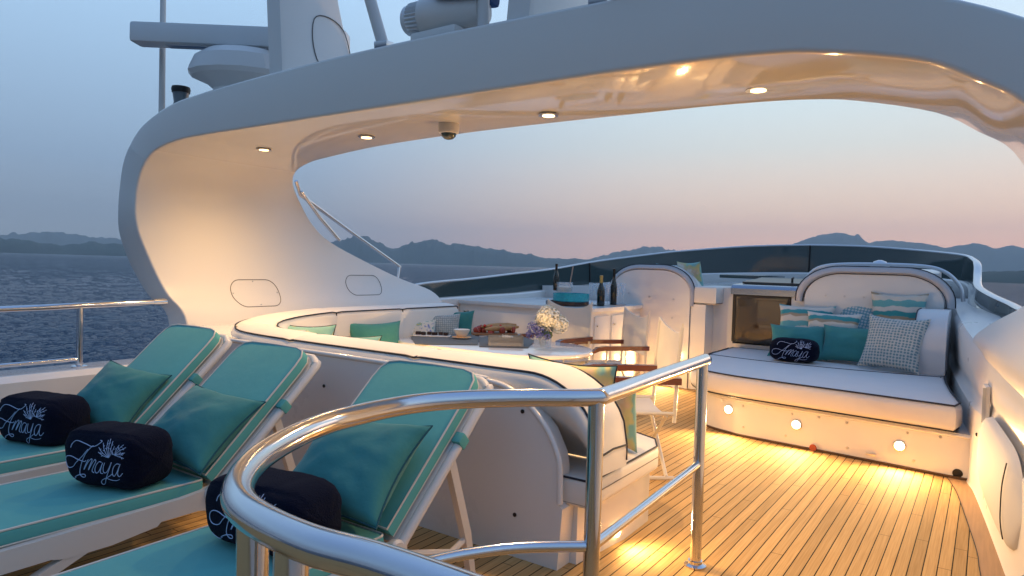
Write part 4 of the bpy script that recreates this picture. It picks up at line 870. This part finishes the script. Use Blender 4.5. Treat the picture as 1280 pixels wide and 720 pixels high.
# ------------------------------------------------------------------ director chairs
def chair(label):
    """local: faces +x, origin on deck under the seat"""
    t = thing('director_chair', label, 'chair', (0, 0, 0), 0, 'folding director chairs')
    w = .31; sh = .46; ah = .70
    bm = bmesh.new(); n = 8; rings = []
    for j in range(9):
        y = -w+2*w*j/8; dz = -.035*(1-(y/w)**2); rings.append([(-.21, y, sh+dz), (.0, y, sh+dz-.008), (.21, y, sh+dz), (.21, y, sh+dz-.006), (.0, y, sh+dz-.014), (-.21, y, sh+dz-.006)])
    loft(bm, rings); mk('seat_sling', bm, SLING, t, world=False)
    bm = bmesh.new(); rings = []
    for j in range(17):
        v = -1+2*j/16; y = v*(w+.012); dx = -.05*(1-v*v); droop = .07*(1-v*v)
        rings.append([(-.232+dx, y, .60), (-.25+dx, y, .88), (-.262+dx, y, 1.055-droop+.02*abs(v)**6), (-.274+dx, y, 1.055-droop+.02*abs(v)**6), (-.262+dx, y, .88), (-.244+dx, y, .60)])
    loft(bm, rings); mk('back_sling', bm, SLING, t, world=False)
    for s in (-1, 1):
        bm = bmesh.new(); pr = [(-.27, ah+.005), (.22, ah+.005), (.30, ah-.008), (.355, ah-.05), (.34, ah-.068), (.28, ah-.045), (.22, ah-.04), (-.27, ah-.04)]
        prism(bm, pr, 'y', s*w-.032, s*w+.032); mk('armrest', bm, WOOD, t, world=False, bevel=.007)
        bm = bmesh.new(); tube(bm, [(-.235, s*w, .40), (-.25, s*w, .8), (-.268, s*w, 1.045)], .013, 8); mk('back_post', bm, CHAIRM, t, world=False)
        bm = bmesh.new(); tube(bm, [(.19, s*w, ah-.03), (.20, s*w, sh)], .012, 8); mk('arm_post', bm, CHAIRM, t, world=False)
        bm = bmesh.new(); tube(bm, [(-.24, s*w, sh), (.24, s*w, sh)], .013, 8); mk('seat_rail', bm, CHAIRM, t, world=False)
        bm = bmesh.new(); tube(bm, [(-.25, s*w, .02), (.25, s*w, .02)], .015, 8); mk('foot_rail', bm, CHAIRM, t, world=False)
        for x in (-.19, .19):
            bm = bmesh.new(); tube(bm, [(x+.006*s, -s*w, .03), (x+.006*s, s*w, sh-.01)], .013, 8); mk('leg', bm, CHAIRM, t, world=False)
    return t
c1 = chair('ivory director chair nearest the stair rail, seen from its side')
c2 = copy_tree(c1); c2['label'] = 'ivory director chair with its back to the helm seat wall, middle of three'
c3 = copy_tree(c1); c3['label'] = 'ivory director chair in front of the bar counter, mostly behind the hydrangeas'
c1.location = (4.72, 2.18, 0); c1.rotation_euler.z = R(127); c1.scale = (1.08, 1.0, 1.05)
c2.location = (6.64, 3.29, 0); c2.rotation_euler.z = R(139)
c3.location = (6.50, 3.95, 0); c3.rotation_euler.z = R(172); c3.scale = (1, 1, 1.05)

# ------------------------------------------------------------------ bar counter
bc = thing('bar_counter', 'white bar cabinet with a pale worktop behind the dining table', 'cabinet', (7.7, 4.6, 0))
bm = bmesh.new(); prism(bm, [(7.04, 3.78), (8.45, 3.78), (8.45, 5.75), (7.04, 5.75)], 'z', 0, .985); mk('carcass', bm, GEL, bc, bevel=.02)
bm = bmesh.new(); prism(bm, [(7.0, 3.74), (8.45, 3.74), (8.9, 4.4), (8.9, 5.75), (7.0, 5.75)], 'z', .988, 1.03); mk('worktop', bm, GELW, bc, bevel=.008)
for x0, x1 in ((7.12, 7.5), (7.56, 7.94), (8.0, 8.38)):
    bm = bmesh.new(); box(bm, ((x0+x1)/2, 3.774, .60), (x1-x0, .02, .66)); d = mk('door', bm, GEL, bc, bevel=.006)
    bm = bmesh.new(); lathe(bm, [(.012, 0), (.010, .02)], seg=10, M=Matrix.Translation((x0+.05, 3.764, .82)) @ Matrix.Rotation(R(90), 4, 'X')); mk('latch', bm, STEEL2, d)
bm = bmesh.new(); box(bm, (7.033, 4.75, .60), (.02, 1.5, .62)); mk('aft_panel', bm, GEL, bc, bevel=.006)
ZC = 1.032
def ct(x, y): return Vector((x, y, ZC))
ty = thing('round_tray', 'dark round wooden tray under the turquoise tray on the counter', 'tray', ct(7.38, 4.30))
bm = bmesh.new(); lathe(bm, [(.25, 0), (.27, .01), (.27, .05), (.255, .05), (.25, .02)], seg=36); mk('tray', bm, mat('dark_mahogany', (.05, .018, .014), .3, coat=.4), ty, world=False)
tq = thing('turquoise_tray', 'turquoise cut glass drum tray with clear dividers, on the counter', 'tray', ct(7.33, 4.22)+Vector((0, 0, .052)))
bm = bmesh.new(); lathe(bm, [(.21, 0), (.225, .01), (.225, .10), (.205, .10), (.20, .03)], seg=40); mk('drum', bm, TURQ, tq, world=False)
ib = thing('ice_bucket', 'clear ice bucket with golden ice and tongs on the turquoise tray', 'ice bucket', tuple(ct(7.30, 4.30)+Vector((0, 0, .155))))
bm = bmesh.new(); lathe(bm, [(.085, 0), (.10, .01), (.105, .13), (.098, .13), (.092, .02)], seg=28); mk('bucket', bm, TGL, ib, world=False)
bm = bmesh.new(); lathe(bm, [(.085, .012), (.092, .07), (.03, .085)], seg=20); mk('ice', bm, mat('amber_ice', (.55, .42, .28), .3, bump=1, bscale=60), ib, world=False)
bm = bmesh.new(); tube(bm, [(.03, -.05, .05), (.04, -.09, .33)], .008, 8); mk('tongs', bm, mat('rose_metal', (.45, .35, .30), .3, metal=.8), ib, world=False)
def bottle(label, p, h=.31, r=.042, foil=(.012, .012, .012), tilt=0):
    t = thing('bottle', label, 'bottle', p, 0, 'dark bottles on the counter'); t.rotation_euler = (tilt, 0, 0)
    bm = bmesh.new(); lathe(bm, [(r*.9, 0), (r, .01), (r, h*.5), (r*.8, h*.6), (r*.42, h*.74), (r*.36, h*.86)], seg=22); mk('body', bm, BOTTLE, t, world=False)
    bm = bmesh.new(); lathe(bm, [(r*.44, h*.76), (r*.40, h*.9), (r*.46, h*.93), (r*.44, h), (r*.2, h*1.005)], seg=18); mk('foil', bm, mat('foil_%d' % int(foil[0]*1000), foil, .3, metal=.3), t, world=False)
    return t
bottle('dark bottle standing in the ice bucket', ct(7.26, 4.40)+Vector((0, 0, .18)), .33, .036)
bottle('dark wine bottle with gold foil right of the turquoise tray', ct(7.62, 3.96), .38, .048, (.45, .32, .10))
bottle('tall dark bottle standing among the glasses', ct(7.85, 3.84+.06), .47, .042)
gt = flat('glass_tray', 'flat dark oval tray under the champagne glasses', 'tray', [(7.95+.34*math.cos(R(a))*1.0, 4.02+.20*math.sin(R(a))) for a in range(0, 360, 15)], .012, STEEL2, z=1.0325)
def flute(label, x, y, z0=1.046):
    t = thing('champagne_glass', label, 'glass', (x, y, z0), 0, 'champagne glasses on the counter')
    bm = bmesh.new(); lathe(bm, [(.035, 0), (.033, .003), (.005, .01), (.004, .09), (.02, .12), (.033, .19), (.036, .27), (.033, .27), (.030, .19), (.016, .125), (.002, .115)], seg=18); mk('bowl', bm, TGL, t, world=False)
    return t
F0 = None
for k, (x, y) in enumerate([(7.72, 4.06), (7.80, 3.96), (7.90, 4.05), (7.98, 3.92), (8.08, 4.02), (8.16, 3.92), (7.74, 4.16), (8.18, 4.10)]):
    lb = ['closest to the gold foil bottle', 'in the near row, second from the left', 'behind the tall bottle', 'just right of the tall bottle', 'in the middle of the right cluster', 'nearest the helm seat wall', 'at the back left of the cluster', 'at the back right of the cluster'][k]
    if F0 is None: F0 = flute('clear champagne glass '+lb, x, y)
    else:
        c = copy_tree(F0); c.location = (x, y, 1.046); c['label'] = 'clear champagne glass '+lb

# ------------------------------------------------------------------ helm bench (arched back) port of the centre line
def arch_outline(y0, y1, z0, zt, r, n=10):
    out = [(y0, z0)]
    for k in range(n+1): a = R(180-90*k/n); out.append((y0+r+r*math.cos(a), zt-r*.75+r*.75*math.sin(a)))
    for k in range(n+1): a = R(90-90*k/n); out.append((y1-r+r*math.cos(a), zt-r*.75+r*.75*math.sin(a)))
    out.append((y1, z0)); return out
hb = thing('helm_bench', 'white arched back of the helm bench with grey padded rim', 'bench', (8.6, 3.6, 0))
bm = bmesh.new(); prism(bm, arch_outline(3.10, 4.20, 0, 1.50, .40), 'x', 8.40, 8.48); mk('back_panel', bm, GEL, hb, bevel=.008)
RIMM = mat('grey_padded_vinyl', (.46, .45, .46), .55, bump=.06, bscale=12)
def rim(par, y0, y1, z0, zt, r, x, w, m, pip=NAVYP):
    ou = arch_outline(y0-w, y1+w, z0, zt+w, r+w*.9); inn_ = arch_outline(y0+.0, y1-.0, z0, zt, r)
    bm = bmesh.new(); rings = []
    for a, b in zip(ou, inn_):
        rings.append([(x+.0, b[0], b[1]), (x-.03, b[0]*.7+a[0]*.3, b[1]*.7+a[1]*.3), (x-.02, b[0]*.2+a[0]*.8, b[1]*.2+a[1]*.8), (x+.03, a[0], a[1]), (x+.15, a[0], a[1]), (x+.2, b[0], b[1])])
    loft(bm, rings); c = mk('padded_rim', bm, m, par, ang=60)
    bm = bmesh.new(); tube(bm, [(x+.01, a[0]*.99+b[0]*.01, a[1]+.003) for a, b in zip(ou, inn_)], .006, 6); mk('piping', bm, pip, c)
    bm = bmesh.new(); tube(bm, [(x-.004, b[0], b[1]) for a, b in zip(ou, inn_)], .005, 6); mk('piping', bm, pip, c)
rim(hb, 3.12, 4.18, 1.05, 1.50, .38, 8.42, .07, RIMM)
bm = bmesh.new(); prism(bm, [(8.42, 2.90), (9.5, 2.90), (9.5, 4.2), (8.5, 4.2), (8.5, 3.09), (8.42, 3.09)], 'z', 0, 1.08); mk('plinth', bm, GEL, hb, bevel=.03)
bm = bmesh.new(); e = slab(bm, [(8.44, 2.78), (8.9, 2.78), (9.4, 2.8), (9.4, 3.12), (8.5, 3.12), (8.42, 3.05)], 1.085, 1.31, .03); c = mk('seat_pad', bm, VINYL, hb)
bm = bmesh.new(); tube(bm, [(a, b, 1.10) for a, b, z_ in e], .006, 6, closed=True); mk('piping', bm, NAVYP, c)
bm = bmesh.new(); prism(bm, arch_outline(3.06, 4.1, 1.1, 1.52, .40), 'x', 8.63, 8.80); mk('back_cushion', bm, VINYL, hb, bevel=.03)
for y, z_ in ((3.95, .93), (3.65, .90), (3.32, .88), (3.33, .64)):
    bm = bmesh.new(); lathe(bm, [(.013, 0), (.012, .005)], seg=10, M=Matrix.Translation((8.399, y, z_+.25)) @ Matrix.Rotation(R(-90), 4, 'Y')); mk('snap_stud', bm, STEEL2, hb)
pillow('pillow', .46, .42, .14, PASTEL, (8.88, 3.24, 1.22), R(62), R(14), 'green striped pillow leaning on top of the helm bench', 'pillow', 'bow pillows', None, 15)
pillow('pillow', .46, .36, .12, SPOTB, (8.95, 3.55, 1.24), R(90), R(12), 'blue pillow just showing over the rim of the helm bench', 'pillow', 'bow pillows', None, 16)

# ------------------------------------------------------------------ console with grill and glass fridge door
cs = thing('galley_console', 'white console with a steel worktop over a dark glass fridge door', 'console', (9.3, 2.4, 0))
bm = bmesh.new(); prism(bm, [(8.72, 2.64), (8.72, 2.92), (9.6, 2.92), (9.6, 2.64)], 'z', 0, 1.30); mk('side_pillar', bm, GEL, cs, bevel=.015)
bm = bmesh.new(); prism(bm, [(8.72, 1.70), (9.6, 1.70), (9.6, 2.64), (8.72, 2.64)], 'z', 0, .60); mk('plinth', bm, GEL, cs, bevel=.01)
bm = bmesh.new(); prism(bm, [(9.1, 1.72), (9.6, 1.72), (9.6, 2.635), (9.1, 2.635)], 'z', .602, 1.235); mk('fridge_interior', bm, mat('dark_cupboard', (.05, .035, .02), .4), cs)
bm = bmesh.new(); box(bm, (8.68, 2.29, .93), (.015, .67, .56)); dr = mk('glass_door', bm, mat('bronze_glass', (.05, .032, .016), .02, coat=1), cs)
bm = bmesh.new(); 
for y in (1.965, 2.62): box(bm, (8.678, y, .93), (.03, .035, .60))
for z_ in (.64, 1.215): box(bm, (8.678, 2.29, z_), (.028, .62, .03))
mk('door_frame', bm, BLACK, dr, smooth=False)
AMB = mat('amber_reflector', (1, .7, .3), .3, emit=(1, .55, .15), estr=2.5)
bm = bmesh.new(); box(bm, (8.72, 1.84, .92), (.10, .20, .62)); mk('side_post', bm, GEL, cs, bevel=.01)
bm = bmesh.new(); prism(bm, [(8.64, 1.225), (8.64, 1.30), (8.67, 1.335), (8.74, 1.35), (9.62, 1.38), (9.62, 1.225)], 'y', 1.78, 2.66); mk('steel_worktop', bm, mat('dull_steel', (.30, .33, .37), .22, metal=.9), cs, bevel=.004)
bm = bmesh.new(); prism(bm, [(8.85, 1.358), (8.85, 1.385), (9.75, 1.44), (9.75, 1.38)], 'y', 1.86, 2.58); ld = mk('grill_lid', bm, mat('dark_enamel', (.05, .055, .055), .3), cs, bevel=.006)
bm = bmesh.new(); tube(bm, [(8.95, 2.0, 1.385), (8.95, 2.0, 1.44), (9.0, 2.0, 1.45)], .014, 8); mk('lid_knob', bm, BLACK, cs)
# dashboard / inner deck filling towards the windscreen
bm = bmesh.new(); prism(bm, [(9.62, .42), (10.4, .38), (11.2, .52), (11.9, 1.0), (12.4, 1.8), (12.5, 2.74), (12.3, 3.6), (11.8, 4.4), (11.3, 4.8), (10.4, 5.3), (9.5, 5.6), (9.0, 5.7), (9.0, 4.4), (9.62, 4.25)], 'z', 1.0, 1.43)
for v in bm.verts:
    if v.co.z > 1.2 and v.co.y > 3.4: v.co.z -= .12+.10*min(1, (v.co.y-3.4)/2)
struct('foredeck_console_top', bm, GEL, bevel=.02)
bm = bmesh.new(); box(bm, (10.5, 2.9, 1.44), (1.5, .55, .05)); tag(mk('dash_hatch', bm, DGLASS, bevel=.01), 'flat dark hatch on the console top in front of the windscreen', 'hatch')

# ------------------------------------------------------------------ bow sunbed
sb = thing('sunbed', 'wide curved white sunbed with navy piping and an arched padded back', 'sunbed', (7.3, 1.3, 0))
front = [(6.0, .085), (6.06, .5), (6.13, 1.0), (6.19, 1.5), (6.27, 1.95), (6.45, 2.28), (6.75, 2.46), (7.2, 2.56), (7.9, 2.62), (8.66, 2.62)]
fr = [(p.x, p.y) for p in catmull([(a, b, 0) for a, b in front], 4)]
kb = [(p[0]+.075, p[1]-(.05 if p[1] > 1.9 else (.03 if q == 0 else 0))) for q, p in enumerate(fr)]
bm = bmesh.new(); prism(bm, [(8.66, .33), (7.3, .22), (6.12, .06)]+kb, 'z', 0, .345); mk('base', bm, GEL, sb, bevel=.006)
bm = bmesh.new(); tube(bm, [(x-.004, y, .325) for x, y in kb], .012, 8); mk('base_moulding', bm, GEL, sb)
bm = bmesh.new(); tube(bm, [(x-.006, y, .012) for x, y in kb], .010, 6); mk('deck_sealant', bm, mat('brown_sealant', (.10, .05, .02), .6), sb)
def bedol(): return [(7.62, .285), (7.3, .26), (6.75, .20), (6.2, .12)]+fr[1:-1]+[(7.62, 2.60)]
bm = bmesh.new(); e = slab(bm, [(8.64, .33)]+bedol()+[(8.64, 2.62)], .35, .56, .06); c = mk('mattress', bm, VINYLG, sb)
bm = bmesh.new(); tube(bm, [(a, b, z_+.002) for a, b, z_ in e], .007, 6, closed=True); mk('piping', bm, NAVYP, c)
bm = bmesh.new(); tube(bm, [(a, b, .362) for a, b, z_ in e], .006, 6, closed=True); mk('piping', bm, NAVYP, c)
bm = bmesh.new(); tube(bm, [(7.64, .33, .5605), (7.50, 1.2, .5605), (7.52, 2.0, .5605), (7.64, 2.58, .5605)], .0055, 6, sm=6); mk('piping', bm, NAVYP, c)
for x, y, z_ in ((6.27, 1.93, .225), (6.22, 1.31, .20), (6.12, .52, .175)):
    # centre each lamp on the base front
    xf = min(kb, key=lambda p: abs(p[1]-y))[0]-.002
    bm = bmesh.new(); lathe(bm, [(.046, 0), (.044, .008), (.038, .010)], seg=20, M=Matrix.Translation((xf, y, z_)) @ Matrix.Rotation(R(-90), 4, 'Y')); q = mk('courtesy_light', bm, STEEL2, sb)
    bm = bmesh.new(); lathe(bm, [(.036, .010), (.030, .014)], seg=16, M=Matrix.Translation((xf, y, z_)) @ Matrix.Rotation(R(-90), 4, 'Y')); mk('lens', bm, COURT, q)
    spot((xf-.035, y, z_+.02), 82, R(178), .04, 1, (-1, 0, -.12))
for k in range(9):
    y = .25+k*.22; xf = min(kb, key=lambda p: abs(p[1]-y))[0]
    bm = bmesh.new(); lathe(bm, [(.011, 0), (.008, .005)], seg=10, M=Matrix.Translation((xf-.002, y, .285 if k % 2 else .295)) @ Matrix.Rotation(R(-90), 4, 'Y')); mk('snap_stud', bm, STEEL2, sb)
for y, z_ in ((1.78, .09), (1.40, .085), (.9, .08), (.42, .075)):
    xf = min(kb, key=lambda p: abs(p[1]-y))[0]
    bm = bmesh.new(); lathe(bm, [(.011, 0), (.008, .005)], seg=10, M=Matrix.Translation((xf-.002, y, z_)) @ Matrix.Rotation(R(-90), 4, 'Y')); mk('snap_stud', bm, STEEL2, sb)
bm = bmesh.new(); box(bm, (6.13, .72, .07), (.012, .07, .022)); mk('pull_tab', bm, STEEL2, sb, bevel=.004)
bm = bmesh.new(); lathe(bm, [(.03, 0), (.028, .01)], seg=14, M=Matrix.Translation((6.185, 1.16, .035)) @ Matrix.Rotation(R(-90), 4, 'Y')); mk('drain_cover', bm, mat('red_plastic', (.25, .04, .02), .5), sb)
bm = bmesh.new(); prism(bm, arch_outline(.38, 1.78, .5, 1.53, .42), 'x', 8.62, 8.70); mk('back_panel', bm, GELW, sb, bevel=.008)
rim(sb, .36, 1.80, 1.18, 1.52, .42, 8.62, .085, RIMM)
for k in range(6):
    bm = bmesh.new(); lathe(bm, [(.013, 0), (.012, .005)], seg=10, M=Matrix.Translation((8.618, .55+.2*k, 1.26)) @ Matrix.Rotation(R(-90), 4, 'Y')); mk('snap_stud', bm, STEEL2, sb)
bm = bmesh.new(); prism(bm, [(7.74, .562), (7.72, .80), (7.76, .96), (7.84, 1.07), (7.96, 1.14), (8.12, 1.17), (8.60, 1.17), (8.60, .562)], 'y', .31, .58); c = mk('side_bolster', bm, VINYLG, sb, bevel=.03)
bm = bmesh.new(); tube(bm, [(7.735, .578, .575), (7.715, .578, .80), (7.755, .578, .965), (7.835, .578, 1.075), (7.96, .578, 1.147), (8.12, .578, 1.172), (8.60, .578, 1.172)], .0065, 6, sm=4); mk('piping', bm, NAVYP, c)
bm = bmesh.new(); tube(bm, [(9.0, .22, 1.25), (9.0, .26, 1.42), (9.0, .42, 1.58), (9.0, .7, 1.635), (9.0, 1.4, 1.635), (9.0, 1.72, 1.58), (9.0, 1.86, 1.42), (9.0, 1.88, 1.3)], .022, 10, sm=5)
tag(mk('grab_hoop', bm, mat('pale_rail')), 'low pale metal hoop rail behind the sunbed back', 'rail')
bm = bmesh.new(); prism(bm, [(8.9, 1.2), (8.9, 1.55), (9.3, 1.6), (9.4, 1.2)], 'y', .45, 1.7); tag(mk('helm_pod', bm, GELW, bevel=.05), 'white helm pod just behind the sunbed back', 'helm pod')
hw = thing('helm_wheel_cap', 'small rounded pale cap above the helm pod by the windscreen', 'cap', (9.6, 1.1, 1.6))
bm = bmesh.new(); lathe(bm, [(.11, 0), (.11, .05), (.07, .11), (.02, .13)], (9.6, 1.12, 1.575)); mk('cap', bm, STEEL2, hw)
bm = bmesh.new(); lathe(bm, [(.04, -.2), (.04, 0)], (9.6, 1.12, 1.575)); mk('stem', bm, STEEL2, hw)

ZB = .562
def bp(label, m, px, py, w, h, yaw, tilt, seed, t=.16, pip=None, lean=0, dx=0):
    p = G(px, py, ZB); p = p*(7.95/p.x)
    return pillow('pillow', w, h, t, m, (p.x+dx, p.y, ZB+.01), R(-90+yaw), R(tilt), label, 'pillow', 'bow pillows', pip, seed, R(lean))
bp('plain teal pillow in the middle of the sunbed', TEALC, 1061, 450, .64, .44, -4, 30, 21)
bp('plain teal pillow behind the navy towel on the sunbed', TEALC, 996, 441, .62, .42, 8, 34, 22)
pillow('pillow', .58, .58, .2, SPOTS, (7.66, .79, ZB+.01), R(-104), R(24), 'large dotted grey pillow beside the side bolster of the sunbed', 'pillow', 'bow pillows', None, 23, R(1))
pillow('pillow', .62, .46, .15, WAVE, (8.36, 1.72, .72), R(-86), R(24), 'wave striped pillow at the back left of the sunbed', 'pillow', 'bow pillows', None, 24)
pillow('pillow', .58, .44, .15, WAVE, (8.20, 1.42, .68), R(-94), R(24), 'wave striped pillow tucked between the two plain teal ones', 'pillow', 'bow pillows', None, 25)
pillow('pillow', .66, .62, .16, SPOTB, (8.52, 1.18, .62), R(-90), R(16), 'blue dotted pillow against the middle of the sunbed back', 'pillow', 'bow pillows', None, 26, R(10))
pillow('pillow', .56, .60, .14, WAVE, (8.46, .80, .74), R(-92), R(10), 'striped pillow at the back right corner of the sunbed', 'pillow', 'bow pillows', None, 27)
p = G(990, 443, ZB); p = p*(7.62/p.x)
towel('navy towel roll on the sunbed in front of the teal pillow', (p.x+.10, p.y, ZB+.003), .50, .25, .28, YA+R(4), 5)

# lamps the photograph shows glowing low round the helm bench and under the table side
for (x, y, z_, pw, d) in ((8.38, 3.45, .25, 60, (-1, 0, -.1)), (7.2, 3.70, .25, 36, (0, -1, 0)), (8.9, 2.86, .75, 20, (-.2, -1, .2)), (4.12, 3.0, .22, 45, (1, 0, -.3)), (4.12, 4.1, .22, 45, (1, 0, -.3))):
    t = thing('courtesy_light', {8.38: 'low courtesy lamp on the aft face of the helm bench', 7.2: 'low courtesy lamp on the starboard side of the bar counter', 8.9: 'courtesy lamp on the side of the helm bench facing the sunbed', 4.12: 'low courtesy lamp under the sofa seat front facing the table, %s one' % ('starboard' if y < 3.5 else 'port')}[x], 'lamp', (x, y, z_), 0, 'courtesy lamps')
    bm = bmesh.new(); q = Vector(d); q.z = 0; rot = q.to_track_quat('Z', 'Y').to_matrix().to_4x4()
    lathe(bm, [(.035, 0), (.03, .008)], seg=16, M=rot); mk('lens', bm, COURT, t, world=False)
    spot((x+d[0]*.03, y+d[1]*.03, z_), pw, R(172), .03, .5, d)
